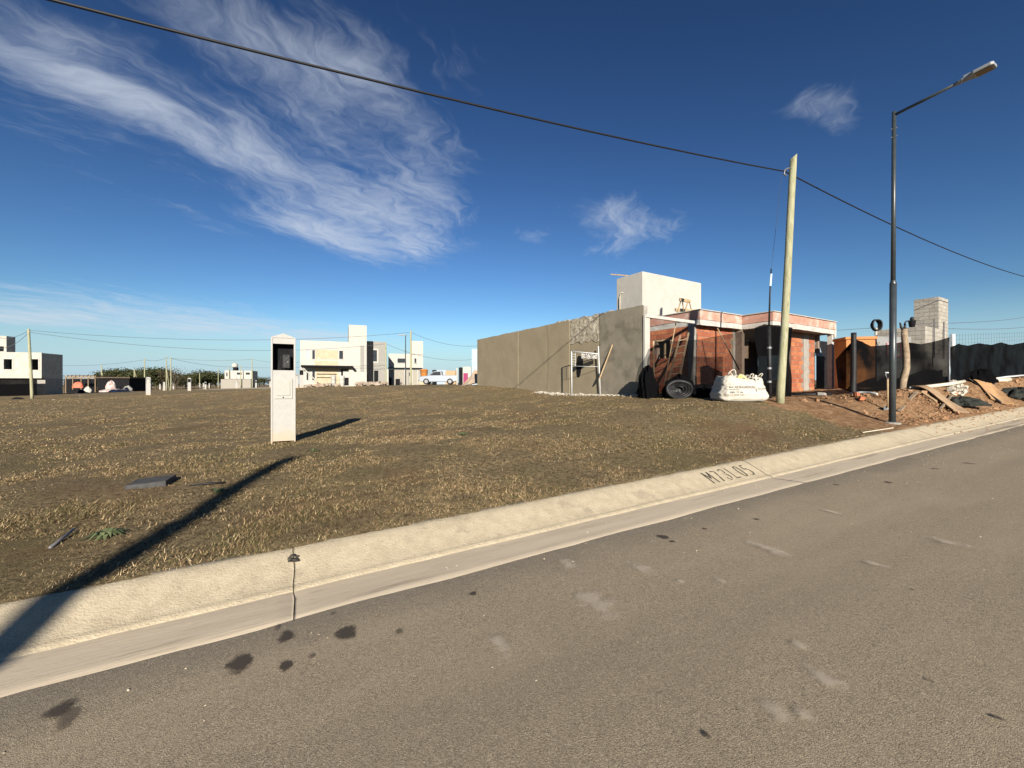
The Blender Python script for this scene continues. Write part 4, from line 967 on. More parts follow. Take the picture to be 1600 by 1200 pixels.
# bank: soil clods, boards, pipes, rubble
mb = MB()
for i in range(2200):
    s = random.uniform(12.6, 27); n = N_TOP+.12+abs(random.gauss(0, 1.1)); x, y = xy(s, n)
    r = random.uniform(.008, .028)*(1 if random.random() < .95 else 2.4)
    M = Matrix.Translation((x, y, gz(x, y)+r*.25)) @ Matrix.Rotation(random.uniform(0, 6), 4, 'Z') @ Matrix.Rotation(random.uniform(-.5, .5), 4, 'X')
    mb.box(-r, r, -r*.8, r*.8, -r*.6, r*.5, M, jit=r*.35)
tag(mb.build('soil_clods', M_soil), 'loose reddish soil clods strewn over the bank', 'soil', kind='stuff')
def sheet(name, p, q, wd, lab, m, cat, lift=.05, th=.03):
    p = Vector(p); q = Vector(q); d = (q-p).normalized(); s_ = d.cross(Vector((0, 0, 1))).normalized(); up = s_.cross(d)
    def fn(a, b):
        v = p.lerp(q, a)+s_*(b-.5)*wd; g = gz(v.x, v.y); v.z = max(v.z, g+.01)+lift+.012*mnoise.noise(v*4); return v
    mb = MB().grid(fn, 14, 4); o = mb.build(name, m); sm = o.modifiers.new('solid', 'SOLIDIFY'); sm.thickness = th
    return tag(o, lab, cat)
sheet('board', px_ground(1434, 5.3), px_ground(1502, 4.02), .34, 'wide earth-covered board sloping down the bank beside the street lamp', M_clay, 'board')
sheet('board', px_ground(1522, 5.3), px_ground(1566, 4.1), .5, 'orange-tinted board sloping down the bank further up the road', pm('ochre board', (.50, .30, .14), (.42, .25, .13), 3., .9, .3, 30.), 'board')
tag(MB().tube([px_ground(1508, 5.3)+Vector((0, 0, .18)), px_ground(1563, 4.1)+Vector((0, 0, .1))], .03, 8).build('rod', M_black, smooth=True), 'long black rod lying down the bank beside the orange board', 'rod')
tag(MB().tube([px_ground(1509, 5.25)+Vector((0, 0, .16)), px_ground(1567, 4.1)+Vector((0, 0, .09))], .022, 8).build('rod', M_wood, smooth=True), 'long pale rod lying down the bank against the black rod', 'rod')
tag(MB().tube([at(1421, 607, 12.75), at(1450, 604, 12.75), at(1484, 600, 12.8), at(1506, 596, 13.2)], .055, 10).build('pipe', M_pipe, smooth=True), 'thick cream pipe lying along the foot of the net on the bank', 'pipe')
tag(MB().tube([at(1527, 597, 14.9), at(1560, 595, 15.3), at(1576, 593, 15.6)], .09, 10).build('pipe', M_pipe, smooth=True), 'short thick cream pipe lying below the road net', 'pipe')
tag(MB().tube([at(1540, 594, 15.3), at(1572, 589, 15.9), at(1604, 586, 16.6)], .035, 8).build('pipe', M_whitem, smooth=True), 'thin pale pipe lying along the foot of the road net', 'pipe')
mb = MB()
for i in range(70):
    p = at(random.uniform(1484, 1508), 600, random.uniform(12.4, 13.4)); z = gz(p.x, p.y); r = random.uniform(.02, .07)
    mb.box(-r, r, -r*.7, r*.7, -r*.5, r*.6, Matrix.Translation((p.x, p.y, max(z+r*.3, z)+random.uniform(0, .12))) @ Matrix.Rotation(random.uniform(0, 6), 4, 'Z') @ Matrix.Rotation(random.uniform(-.8, .8), 4, 'X'), jit=r*.35)
tag(mb.build('rubble', M_rub), 'heap of white broken debris at the end of the cream pipe', 'rubble', kind='stuff')
M_gnet = pm('dark green net', (.016, .019, .016), (.032, .036, .030), 12., .9, .8, 25.)
bunch('net_heap', 1500, 11.9, .55, .4, .24, 'dark greenish net heap lying on the bank under the steel stake', M_gnet, 41)
bunch('net_heap', 1590, 14.2, .9, .5, .36, 'long dark net heap lying on the bank under the thin pale pipe', M_gnet, 51)
bunch('net_heap', 1530, 14.6, .5, .3, .45, 'crumpled black net gathered at the foot of the road net', M_netd, 61)
for i, (a, b, wd, m_, lab) in enumerate((((1440, 4.9), (1462, 4.5), .07, M_wood, 'short pale plank lying on the soil below the cream pipe'), ((1470, 4.3), (1488, 4.6), .05, M_bark, 'crooked stick lying on the soil beside the wide board'),
        ((1405, 4.6), (1432, 4.9), .08, M_bark, 'broken brown plank lying on the soil beside the street lamp'), ((1540, 4.5), (1558, 4.9), .05, M_steel, 'rusty bar lying on the bank between the sloping boards'))):
    p_, q_ = px_ground(*a)+Vector((0, 0, .05)), px_ground(*b)+Vector((0, 0, .08)); tag(MB().bar(p_, q_, wd, .03).build('plank', m_, bevel=.004), lab, 'plank')
mb = MB()
for i in range(260):
    s = random.uniform(12.5, 24); n = random.gauss(3.75, .12) if random.random() < .6 else random.gauss(3.5, .2)
    if n < 2.9: continue
    x, y = xy(s, n); r = random.uniform(.006, .02); z = float(zr(s))+np.interp(n, [a for a, _ in prof], [b for _, b in prof])
    mb.box(-r, r, -r*.8, r*.8, -r*.5, r*.6, Matrix.Translation((x, y, z+r*.2)) @ Matrix.Rotation(random.uniform(0, 6), 4, 'Z'), jit=r*.35)
tag(mb.build('soil_crumbs', M_soil), 'reddish soil crumbs spilled over the kerb below the bank', 'soil', kind='stuff')
# shovel
svb = gat(1387, 10.6); sv = empty('shovel', svb, 0, 'shovel stuck upright in the soil behind the street lamp', 'shovel')
st_ = at(1387, 585, 10.6)-svb
MB().tube([Vector((0, 0, .1)), st_-Vector((0, 0, .12))], .02, 8).build('shaft', M_wood, sv, smooth=True)
MB().tube([st_-Vector((0, 0, .14)), st_+Vector((-.05, 0, -.03)), st_+Vector((-.055, 0, .04))], .013, 6).tube([st_-Vector((0, 0, .14)), st_+Vector((.05, 0, -.03)), st_+Vector((.055, 0, .04))], .013, 6).build('yoke', M_steel, sv, smooth=True)
MB().tube([st_+Vector((-.065, 0, .045)), st_+Vector((.065, 0, .045))], .017, 8).build('grip', M_whitem, sv, smooth=True)
MB().grid(lambda a, b: ((a-.5)*.2*(1 if b > .3 else .5+b*1.6), .03*math.cos((a-.5)*3), -.12+.26*b), 6, 6).build('blade', M_steel, sv, smooth=True)
tag(MB().tube([gat(1328, 12.2)+Vector((0, 0, .05)), gat(1345, 12.0)+Vector((0, 0, .08)), gat(1360, 11.8)+Vector((0, 0, .06)), gat(1370, 11.4)+Vector((0, 0, .03))], .03, 8).build('hose', M_whitem, smooth=True), 'pale hose lying on the soil below the black net', 'hose')
tag(MB().bar(px_ground(1348, 4.05)+Vector((0, 0, .02)), px_ground(1396, 4.0)+Vector((0, 0, .02)), .012, .016).build('stick', M_pipe), 'pale straight stick lying at the kerb edge near the street lamp', 'stick')
tag(MB().tube([gat(1300, 12.6)+Vector((0, 0, .05)), gat(1240, 12.9)+Vector((0, 0, .06))], .035, 8).build('dark_pipe', M_black, smooth=True), 'dark pipe lying across the driveway soil at the house opening', 'pipe')
for i, (px, y, lab) in enumerate(((1338, 11.5, 'broken red brick lying upright on the driveway soil'), (1346, 11.2, 'broken red brick lying flat on the driveway soil beside another'), (1284, 12.6, 'grey lump of mortar on the soil before the house opening'))):
    p = gat(px, y); M = Matrix.Translation(p+Vector((0, 0, .06))) @ Matrix.Rotation(i*1.1, 4, 'Z') @ Matrix.Rotation(.3*i, 4, 'X')
    tag(MB().box(-.09, .09, -.05, .05, -.06, .05, M, jit=.02).build('broken_brick', M_brick if i < 2 else M_concg, bevel=.01), lab, 'brick')

# ================================================================== far side of the field
def fbox(fr, px0, px1, py0, py1, v0, dep, m, name, parent, ground_=False, bevel=0.):
    u0, z1 = fr.f(px0, (py0), v0); u1, _ = fr.f(px1, py0, v0); pm_ = (px0+px1)/2
    z1 = fr.f(pm_, py0, v0)[1]; z0 = -.8 if ground_ else fr.f(pm_, py1, v0)[1]
    return MB().box(u0, u1, v0, v0+dep, z0, z1).build(name, m, parent, bevel=bevel)
def fwin(fr, px0, px1, py0, py1, v0, parent, m=M_glass, frame=None, fw_=.1):
    w_ = fbox(fr, px0, px1, py0, py1, v0-.02, .04, m, 'window', parent)
    u0, z1 = fr.f(px0, py0, v0); u1, z0 = fr.f(px1, py1, v0); mb = MB()
    for a, b, c, d in ((u0-fw_, u1+fw_, z1, z1+fw_), (u0-fw_, u1+fw_, z0-fw_, z0), (u0-fw_, u0, z0, z1), (u1, u1+fw_, z0, z1)): mb.box(a, b, v0-.06, v0+.01, c, d)
    mb.build('frame', frame or M_beam, w_); return w_
# concrete two-storey house at the left
c0 = at(65, 600, 55); LF = Frame(c0.x, c0.y, gz(c0.x, c0.y), R(16))
lh = empty('concrete_house', LF.o, LF.a, 'two-storey bare concrete house with square window holes behind a dark net', 'house')
zt = LF.f(65, 551)[1]; zb = LF.f(65, 591)[1]; u_l = LF.f(-60, 560)[0]; vs_ = LF.side(98, 580, 0)[0]
M_cw = pm('pale bare concrete', (.52, .49, .42), (.44, .41, .35), 2., .9, c3=(.36, .335, .29), s3=.7, t3=(.55, .75))
hs_ = [(6, 19, 561, 577), (49, 60, 561, 578)]
us = []
for p0_, p1_, q0, q1 in hs_: us.append((LF.f(p0_, 570)[0], LF.f(p1_, 570)[0], LF.f(p0_, q1)[1], LF.f(p0_, q0)[1]))
mb = MB(); cur = u_l
for a, b, c, d in us:
    mb.box(cur, a, 0, .2, zb, zt); mb.box(a, b, 0, .2, zb, c); mb.box(a, b, 0, .2, d, zt); cur = b
mb.box(cur, 0, 0, .2, zb, zt); mb.build('upper_wall', M_cw, lh)
MB().box(-.2, 0, .2, vs_, zb, zt-.04).build('side_wall', M_cw, lh)
MB().box(u_l, -.2, .2, vs_, zt-.25, zt-.08).box(u_l, -.25, .25, vs_, zb+.0, zb+.12).box(u_l, -.25, vs_-.2, vs_, zb, zt-.1).build('slab', M_concg, lh)
MB().box(u_l, 0.003, .6, vs_, -.8, zb).build('ground_floor', M_concg, lh)
for a, b, c, d in us:
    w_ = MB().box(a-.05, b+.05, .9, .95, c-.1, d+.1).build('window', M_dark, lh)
    mb = MB()
    for e in ((a-.12, b+.12, d, d+.12), (a-.12, b+.12, c-.12, c), (a-.12, a, c, d), (b, b+.12, c, d)): mb.box(e[0], e[1], -.03, .0-.003, e[2], e[3])
    mb.build('frame', M_beam, w_)
q = LF._hit(10, 525, LF.V, 2.5); v2 = LF.side(24, 535, q.x)[0]
rt_ = MB().box(u_l, q.x, 2.5, v2, zt-.2, q.z).build('roof_room', M_cw, lh)
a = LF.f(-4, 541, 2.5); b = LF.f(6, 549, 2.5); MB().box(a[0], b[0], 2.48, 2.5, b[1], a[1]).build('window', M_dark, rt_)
dn = MB(); p0 = LF.w(u_l, -1.2, 0); p1 = LF.w(.3, -1.2, 0)
dn.grid(lambda a, b: (lambda v: Vector((v.x, v.y+.15*mnoise.noise(Vector((a*30, b*3, 0))), gz(v.x, v.y)-.1+(zb+.1+.05*mnoise.noise(Vector((a*9, 0, 0))))*b)))(p0.lerp(p1, a)), 40, 6)
tag(dn.build('shade_net', M_netd, smooth=True), 'dark net screening the ground floor of the concrete house', 'shade net')
# poles and wires across the field
fpoles = {}
def far_pole(px, py0, py1, y, lab, r=.10, dx=0, m=M_pole, group='poles across the field', brace=None):
    b_ = gat(px+dx, y); t_ = at(px, py0, y); o = wood_pole('utility_pole', b_, t_, r, r*.75, lab, group, m, False)
    if brace: MB().tube([at(px, brace[1], y)-b_, gat(px+brace[0], y)-b_], .07, 6).build('brace', m, o)
    return t_
G1 = 'small wooden pole standing far off before the dark trees'
T45 = far_pole(45, 514, 620, 45, 'weathered wooden pole beside the concrete two-storey house', .14, 5)
T642 = far_pole(642, 517, 602, 55, 'tall wooden pole beside the small white house with tower', .14)
T603 = far_pole(603, 535, 602, 58, 'wooden pole at the grey end of the modern white house', .11)
for a in ((226, 560, 95, None), (159, 570, 130, (6, 580)), (210, 577, 120, (9, 579)), (260, 557, 110, (5, 575)), (267, 558, 105, None), (394, 560, 110, None), (358, 572, 150, None), (376, 571, 150, None), (402, 578, 160, None), (341, 575, 170, None), (312, 583, 170, None)):
    far_pole(a[0], a[1], 0, a[2], G1, .13 if a[2] < 115 else .16, 0, M_pole, 'small far poles', a[3])
fl = empty('street_lamp', gat(633.7, 54), 0, 'slim dark lamp post beside the small white house', 'street lamp')
tp = at(633.7, 524, 54)-fl.location
MB().tube([Vector((0, 0, -.1)), tp], [.09, .06], 8).build('shaft', M_lamp, fl); MB().box(-.9, .1, -.12, .12, tp.z-.02, tp.z+.1).build('lamp_head', M_lampl, fl)
def wire(pts, lab, r=.02, sagm=0., grp=None):
    P_ = []
    for a, b in zip(pts, pts[1:]): P_ += [Vector(a).lerp(Vector(b), t)-Vector((0, 0, sagm*4*t*(1-t))) for t in np.linspace(0, 1, 16)]
    tag(MB().tube(P_, r, 5).build('overhead_wire', M_wire), lab, 'wire', grp)
wire([at(-40, 510, 43), T45-Vector((0, 0, .15)), T642-Vector((0, 0, .2)), at(775, 536, 60)], 'upper thin wire spanning the field between wooden poles', .022, 1.05)
wire([at(-40, 527, 43), T45-Vector((0, 0, .35)), T603-Vector((0, 0, .2)), at(775, 555, 62)], 'lower thin wire spanning the field between wooden poles', .022, 1.45)
wire([at(90, 571, 95), at(226, 562, 95), at(260, 559, 110), at(394, 561.5, 110), at(470, 566, 112)], 'distant thin wire running past the dark trees', .03, .5)
wire([at(267, 560, 105), at(358, 573, 150), at(500, 572, 150)], 'second distant thin wire running past the far white house', .035, .5)

# modern white house
c0 = at(469, 600, 60); MF = Frame(c0.x, c0.y, gz(c0.x, c0.y), R(23))
mh = empty('modern_house', MF.o, MF.a, 'modern two-storey white house with tall square tower and grey end block', 'house')
fbox(MF, 469, 547, 533, 0, 0, 7, M_white, 'wall', mh, True)
fbox(MF, 545, 573, 508, 0, -.8, 5, M_white, 'tower', mh, True)
fwin(MF, 479, 483, 547, 561, 0, mh, M_bluep); fwin(MF, 488, 492, 547, 561, 0, mh); fwin(MF, 530, 536, 548, 561, 0, mh)
fbox(MF, 493, 528, 547, 561, -.03, .1, M_beige, 'raw_panel', mh); fbox(MF, 492, 528, 564, 605, -.04, .1, M_beige, 'raw_panel', mh)
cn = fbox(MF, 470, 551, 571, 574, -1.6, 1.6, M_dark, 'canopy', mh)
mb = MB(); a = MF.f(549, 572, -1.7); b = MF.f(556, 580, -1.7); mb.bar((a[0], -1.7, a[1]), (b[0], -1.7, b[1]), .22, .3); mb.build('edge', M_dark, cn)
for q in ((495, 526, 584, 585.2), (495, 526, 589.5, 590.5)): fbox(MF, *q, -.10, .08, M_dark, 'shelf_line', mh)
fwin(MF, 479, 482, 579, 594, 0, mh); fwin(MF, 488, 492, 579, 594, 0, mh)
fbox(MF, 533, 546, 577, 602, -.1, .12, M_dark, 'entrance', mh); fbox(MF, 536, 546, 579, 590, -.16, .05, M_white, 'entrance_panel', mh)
fbox(MF, 546.5, 573, 581, 0, -1.6, .3, M_white, 'garden_wall', mh, True)
fbox(MF, 563, 569, 540, 581, -.84, .05, M_grey, 'tall_window', mh); fbox(MF, 569, 572.5, 540, 581, -.85, .05, M_panel, 'tall_blind', mh)
fbox(MF, 573, 583, 533, 0, -.6, 5, M_dark, 'dark_block', mh, True)
fbox(MF, 582, 603, 534, 0, -.4, 6, M_grey, 'grey_block', mh, True)
fwin(MF, 582, 589, 547, 565, -.4, mh, M_glass, M_white, .22)
fbox(MF, 584.5, 591, 579, 603, -.46, .08, M_dark, 'door', mh)
fbox(MF, 603, 607, 577, 0, -.5, 1, M_white, 'garden_pier', mh, True)
mb = MB(); a = MF.f(474, 575, -1.5); b = MF.f(496, 597, -1.5); mb.bar((a[0], -1.5, a[1]), (b[0], -1.5, b[1]), .12); tag_ = mb.build('stair_rail', M_white, mh)
# small white house
c0 = at(606, 600, 72); WF = Frame(c0.x, c0.y, gz(c0.x, c0.y), R(17))
wh = empty('small_white_house', WF.o, WF.a, 'small white house with roof tower above a grey block ground floor', 'house')
fbox(WF, 607, 661, 553, 575, 0, 6, M_white, 'upper_wall', wh); fbox(WF, 643, 661, 533, 554, -.15, 3.5, M_white, 'tower', wh)
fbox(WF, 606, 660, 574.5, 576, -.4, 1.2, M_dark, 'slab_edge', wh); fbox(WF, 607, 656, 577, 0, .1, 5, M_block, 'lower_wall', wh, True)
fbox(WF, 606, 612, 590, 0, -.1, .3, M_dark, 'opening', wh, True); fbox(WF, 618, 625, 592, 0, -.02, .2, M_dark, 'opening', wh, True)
fwin(WF, 621, 634, 560, 567, 0, wh); fwin(WF, 647.5, 650.5, 560, 567, -.15, wh)
for p_ in (632, 644, 652): fbox(WF, p_, p_+1, 577, 0, .02, .1, M_beam, 'pier', wh, True)
# tank, car, panels near the corner
tk = empty('water_tank', gat(662.5, 62), 0, 'orange plastic tank standing beside the small white house', 'tank')
z0_ = at(662.5, 593, 62).z-tk.location.z; z1_ = at(662.5, 577.5, 62).z-tk.location.z
MB().lathe([(.5, z0_), (.52, z0_+.1), (.50, z1_*.5+z0_*.5), (.55, z1_*.5+z0_*.5+.08), (.56, z1_-.15), (.62, z1_-.12), (.60, z1_), (.2, z1_+.1)], 18).build('shell', M_orange, tk, smooth=True)
MB().box(-.6, .6, -.6, .6, -.3, z0_).build('stand', M_beige, tk)
cb = gat(686, 47); cb.z = at(686, 600.5, 47).z; car = empty('parked_pickup', cb, R(4), 'silver pickup truck parked at the far edge of the lawn', 'pickup')
kx = 47/F
def cx_(px): return (px-686)*kx
bp_ = [(-2.15, .35), (-2.15, .72), (-2.0, .88), (-1.15, .98), (-.45, 1.48), (.35, 1.52), (.42, 1.02), (2.05, 1.02), (2.1, .4), (1.7, .3), (-1.8, .28)]
MB().prism(bp_, -.85, .85).build('body', M_car, car, bevel=.05)
MB().prism([(-1.0, 1.0), (-.45, 1.40), (.25, 1.43), (.28, 1.02)], -.86, .86).build('side_window', M_glass, car)
for x_ in (-1.35, 1.3):
    for y_ in (-.86, .68):
        w_ = MB(); M = Matrix.Translation((x_, y_, .33)) @ Matrix.Rotation(R(-90), 4, 'X'); w_.lathe([(.33, 0), (.35, .04), (.35, .16), (.33, .19)], 18, M); w_ = w_.build('wheel', M_rubber, car)
        MB().lathe([(.2, -.01), (.19, .02)], 14, M).build('rim', M_steel, w_)
MB().box(-2.17, -2.1, -.75, -.45, .62, .78).build('headlight', M_white, car); MB().box(-2.2, -2.1, -.8, .8, .38, .5).build('bumper', M_dark, car)
def panel(px0, px1, py0, py1, y, m, nm, lab, cat, th=.1):
    a = at(px0, py1, y); b = at(px1, py0, y); g = min(gz(a.x, y), a.z)
    tag(MB().box(a.x, b.x, y, y+th, g-.1, b.z).build(nm, m, bevel=.01), lab, cat)
panel(682, 697, 578, 600, 52, M_bluep, 'blue_board', 'pale blue site board standing behind the silver pickup', 'board')
panel(696, 712, 579, 598, 51, M_wood, 'timber_stack', 'stack of orange timber boards behind the silver pickup', 'timber', .8)
panel(675.5, 682, 578, 598, 51.5, M_dark, 'dark_board', 'narrow dark board standing behind the cab of the silver pickup', 'board')
panel(713, 715, 575, 600, 45, M_white, 'white_post', 'thin white post standing between silver pickup and rubble pile', 'post')
panel(717, 724, 574, 598, 44, M_dark, 'dark_drum', 'tall dark board standing behind the rubble pile', 'panel', .4)
panel(723, 736, 573, 598, 43, M_white, 'white_sheet', 'bright white sheet standing behind the rubble pile', 'panel', .2)
panel(737, 746, 545, 598, 40, M_bluep, 'white_gable', 'tall pale wall strip at the far end of the plastered wall', 'wall', .4)
panel(724, 731, 583, 592, 42, M_mag, 'magenta_cloth', 'magenta cloth hanging by the white sheet', 'cloth')
mb = MB(); c0 = at(738, 600, 31); g = gz(c0.x, c0.y)-.1; zt_ = at(738, 578, 31).z-g
mb.grid(lambda a, b: (c0.x+(a-.5)*2.2, c0.y+(b-.5)*2, g+zt_*max(0, (1-abs(a-.62)*1.9))*max(0, 1-abs(b-.5)*1.6)*(1+.25*mnoise.noise(Vector((a*6, b*6, 0))))), 24, 16)
tag(mb.build('sand_pile', pm('ochre sand', (.50, .33, .18), (.38, .32, .26), 1.2, .95, .4, 20.)), 'ochre sand and rubble pile at the far end of the plastered wall', 'sand pile')
sheet_ = MB().add([at(752, 604, 27.5), at(770, 585, 27.3), at(776, 577, 27.3), at(757, 579, 27.6), at(751, 592, 27.6)], [(0, 1, 2, 3, 4)]).build('black_tarp', M_black)
sm = sheet_.modifiers.new('solid', 'SOLIDIFY'); sm.thickness = .04; tag(sheet_, 'black tarpaulin corner draped against the far end of the plastered wall', 'tarpaulin')
mb = MB()
for i in range(420):
    px = random.choice([random.uniform(476, 530), random.uniform(556, 606)]); y = random.uniform(55, 58.5); p = gat(px, y); r = random.uniform(.05, .28)*random.random()+.05
    mb.box(-r, r, -r*.7, r*.7, -r*.4, r*.7, Matrix.Translation(p+Vector((0, 0, r*.4+random.random()*.25))) @ Matrix.Rotation(random.uniform(0, 6), 4, 'Z') @ Matrix.Rotation(random.uniform(-.8, .8), 4, 'X'), jit=r*.4)
tag(mb.build('rubble', pm('mixed rubble', (.45, .39, .31), (.30, .22, .16), .8, .95)), 'mixed building rubble before the modern white house', 'rubble', kind='stuff')
for px, h_, m_, lab in ((521, 1.6, M_panel, 'grey drum standing before the modern white house'), (529, 1.4, M_beige, 'beige drum standing before the modern white house'), (534.5, 1.5, M_white, 'white drum by the entrance of the modern white house')):
    p = gat(px, 56); o = MB().lathe([(.30, 0), (.32, .05), (.32, h_*.33), (.34, h_*.35), (.32, h_*.37), (.32, h_*.7), (.34, h_*.72), (.32, h_*.74), (.31, h_), (.28, h_)], 14).build('drum', m_, smooth=True); o.location = p; tag(o, lab, 'drum')
# far white house
c0 = at(351, 600, 150); QF = Frame(c0.x, c0.y, gz(c0.x, c0.y), R(18))
fh = empty('far_white_house', QF.o, QF.a, 'distant white two-storey house with a tank on its roof', 'house')
fbox(QF, 351, 393, 579, 592, 0, 8, M_white, 'upper_wall', fh); fbox(QF, 345, 392, 592.5, 0, -1, 8, M_block, 'lower_wall', fh, True)
fwin(QF, 370, 377.5, 582, 585.5, 0, fh); fwin(QF, 384, 390.5, 582, 585.5, 0, fh); fwin(QF, 353.5, 355.5, 582, 588, 0, fh)
fbox(QF, 364, 370, 574, 579, 2, 2, M_dark, 'tank_stand', fh); u_, z_ = QF.f(367, 574, 3)
MB().lathe([(.9, z_), (1., z_+.2), (1., z_+1.2), (.4, z_+1.6)], 14, c=(u_, 3, 0)).build('tank', M_white, fh, smooth=True)
# timber shed and materials beside the concrete house
c0 = at(101, 600, 78); SF = Frame(c0.x, c0.y, gz(c0.x, c0.y), R(10))
sd_ = empty('timber_shed', SF.o, SF.a, 'open timber-framed shed beside the concrete house', 'shed')
for p_ in (102, 113, 126, 137, 148): fbox(SF, p_, p_+1.2, 590, 0, 0, .15, M_oldw, 'post', sd_, True)
for q in ((101, 150, 587, 589), (104, 149, 590, 591.5)): fbox(SF, *q, -.2, .2, M_oldw, 'beam', sd_)
for p_ in range(104, 150, 6): fbox(SF, p_, p_+1, 586.3, 588, -.4, 5, M_oldw, 'rafter', sd_)
fbox(SF, 101, 150, 592, 0, 4, .2, M_dark, 'back_wall', sd_, True)
c0 = at(152, 600, 88); DF = Frame(c0.x, c0.y, gz(c0.x, c0.y), R(10))
ds = empty('dark_shed', DF.o, DF.a, 'long low dark shed standing before the trees', 'shed')
fbox(DF, 152, 202, 591, 0, 0, 6, M_dark, 'wall', ds, True); fbox(DF, 150, 203, 589, 591, -.5, 7, M_trunk, 'roof', ds)
def lump(px, y, w_, h_, m_, nm, lab, cat, zup=0., seed=0):
    p = gat(px, y)+Vector((0, 0, zup)); mb = MB()
    mb.grid(lambda a, b: (lambda t, f_: p+Vector((math.cos(t)*w_*f_*(1+.3*mnoise.noise(Vector((math.cos(t)*2+seed, math.sin(t)*2, b*3)))), math.sin(t)*w_*.6*f_, h_*b*(1+.25*mnoise.noise(Vector((math.cos(t)*2, math.sin(t)*2+seed, b))))-.05)))(2*math.pi*a, math.sqrt(max(0, 1-b*b))), 20, 8)
    tag(mb.build(nm, m_, smooth=True), lab, cat)
lump(122, 74, .9, 1.0, M_redp, 'red_tarpaulin', 'bright red tarpaulin heap inside the timber shed', 'tarpaulin', .9, 1)
lump(137, 72, .7, 1.1, M_white, 'white_sacks', 'stack of white sacks before the timber shed', 'sacks', 0, 2)
lump(173, 80, 1.0, 1.9, M_pinkp, 'pink_sacks', 'tall pink and white sack pile before the dark shed', 'sacks', .2, 3)
lump(180, 77, 2.6, .55, M_pinkp, 'pink_sheeting', 'low pile of pink sheeting on the ground before the dark shed', 'sheeting', 0, 4)
lump(200, 84, .9, 1.2, M_grey, 'grey_crates', 'grey covered crates at the end of the dark shed', 'crates', 0, 5)
lump(120, 70, 1.4, .7, M_dark, 'dark_heap', 'dark heap on the ground under the red tarpaulin', 'heap', 0, 6)
lump(215, 110, 1.6, .7, M_white, 'pale_heap', 'pale heap far off below the trees', 'heap', 0, 7)
for px, y, lab in ((84, 40, 'crumpled white paper on the grass before the far white pillar'), (125, 52, 'white scrap on the grass before the timber shed'), (118, 60, 'pale scrap beside the concrete house shade')):
    lump(px, y, .16, .08, M_white, 'litter', lab, 'litter', 0, px)
lump(28, 44, .6, .25, M_dark, 'dark_scrap', 'dark scrap lying on the grass at the concrete house', 'scrap', 0, 9)
mb = MB(); mb.grid(lambda a, b: (lambda p: p+Vector((0, 0, .02)))(gat(305+a*125, 88+b*30)), 20, 6); pth = mb.build('path', M_conc, smooth=True); tag(pth, kind='structure')

# ------------------------------------------------------------------ trees
def leafmat(name, a, b):
    m = pm(name, a, b, 1.1, .8, spec=.15, rand=.35); return m
M_l1 = leafmat('dark leaves', (.035, .045, .018), (.075, .075, .032)); M_l2 = leafmat('brown winter twigs', (.12, .085, .055), (.075, .055, .035))
def tree_proto(m_leaf, n=900, seed=0, sparse=False):
    r = random.Random(seed); rt = empty('tree', (0, 0, 0), 0, 'x', 'tree'); lobes = [(r.uniform(-.42, .42), r.uniform(-.4, .4), r.uniform(.42, .85), r.uniform(.18, .34)) for _ in range(11)]
    vs = []; fs = []
    for i in range(n):
        lx, ly, lz, lr = r.choice(lobes); d = Vector((r.gauss(0, 1), r.gauss(0, 1), r.gauss(0, 1))).normalized()*lr*(r.random()**.4)
        c = Vector((lx, ly, lz))+d*Vector((1, 1, .7)).length/1.5; sz = r.uniform(.018, .045)*(1 if not sparse else .7)
        a = Vector((r.gauss(0, 1), r.gauss(0, 1), r.gauss(0, .7))).normalized(); b = a.cross(Vector((r.gauss(0, 1), r.gauss(0, 1), r.gauss(0, 1)))).normalized()
        k = len(vs); vs += [c-a*sz, c+b*sz*.6, c+a*sz, c-b*sz*.6]; fs.append((k, k+1, k+2, k+3))
    mb = MB(); mb.add(vs, fs); mb.build('crown', m_leaf, rt)
    mb = MB().tube([(0, 0, -.05), (.01, 0, .2), (.0, .02, .5), (.03, 0, .75)], [.04, .03, .02, .008], 7)
    for lx, ly, lz, lr in lobes[:7]: mb.tube([(0, .01, .22), (lx*.5, ly*.5, lz*.65), (lx, ly, lz)], [.018, .012, .004], 5)
    mb.build('trunk', M_trunk, rt); return rt
protos = [tree_proto(M_l1, 2400, 1), tree_proto(M_l1, 2400, 2), tree_proto(M_l2, 700, 3, True), tree_proto(M_l2, 900, 4, True)]
tl = [(106, 140, 24, 3, 1.3), (118, 150, 18, 3, 1.3)]
for px in range(168, 262, 11): tl.append((px+random.uniform(-3, 3), random.uniform(165, 205), random.uniform(27, 35), 0 if px % 2 else 1, random.uniform(1.3, 1.8)))
for px in range(300, 360, 10): tl.append((px+random.uniform(-3, 3), random.uniform(180, 215), random.uniform(22, 27), px//10 % 2, random.uniform(1.3, 1.8)))
tl += [(274, 150, 35, 2, 1.1), (284, 165, 22, 0, 1.4), (290, 200, 16, 1, 1.5), (266, 190, 24, 1, 1.5)]
for px in range(398, 445, 8): tl.append((px+random.uniform(-2, 2), random.uniform(230, 260), random.uniform(12, 17), 3 if px % 3 else 1, 1.7))
for px in (130, 143, 156): tl.append((px, 240, 11, 1, 1.9))
labs = {0: 'dense dark green tree in the tree line beyond the field', 1: 'dense dark green tree in the tree line beyond the field', 2: 'tall sparse bare tree rising above the dark tree line', 3: 'low brown leafless tree at the edge of the far tree line'}
used = set()
for px, y, hpx, k, wid in tl:
    p = gat(px, y); h_ = hpx*y/F+ (E-p.z)*.4; o = copy_tree(protos[k]); p.z -= .5; o.location = p; o.scale = (h_*wid*.8, h_*wid*.8, h_); o.rotation_euler = (0, 0, random.uniform(0, 6))
    tag(o, labs[k], 'tree', {0: 'dark tree line', 1: 'dark tree line', 2: None, 3: 'brown far trees'}[k])
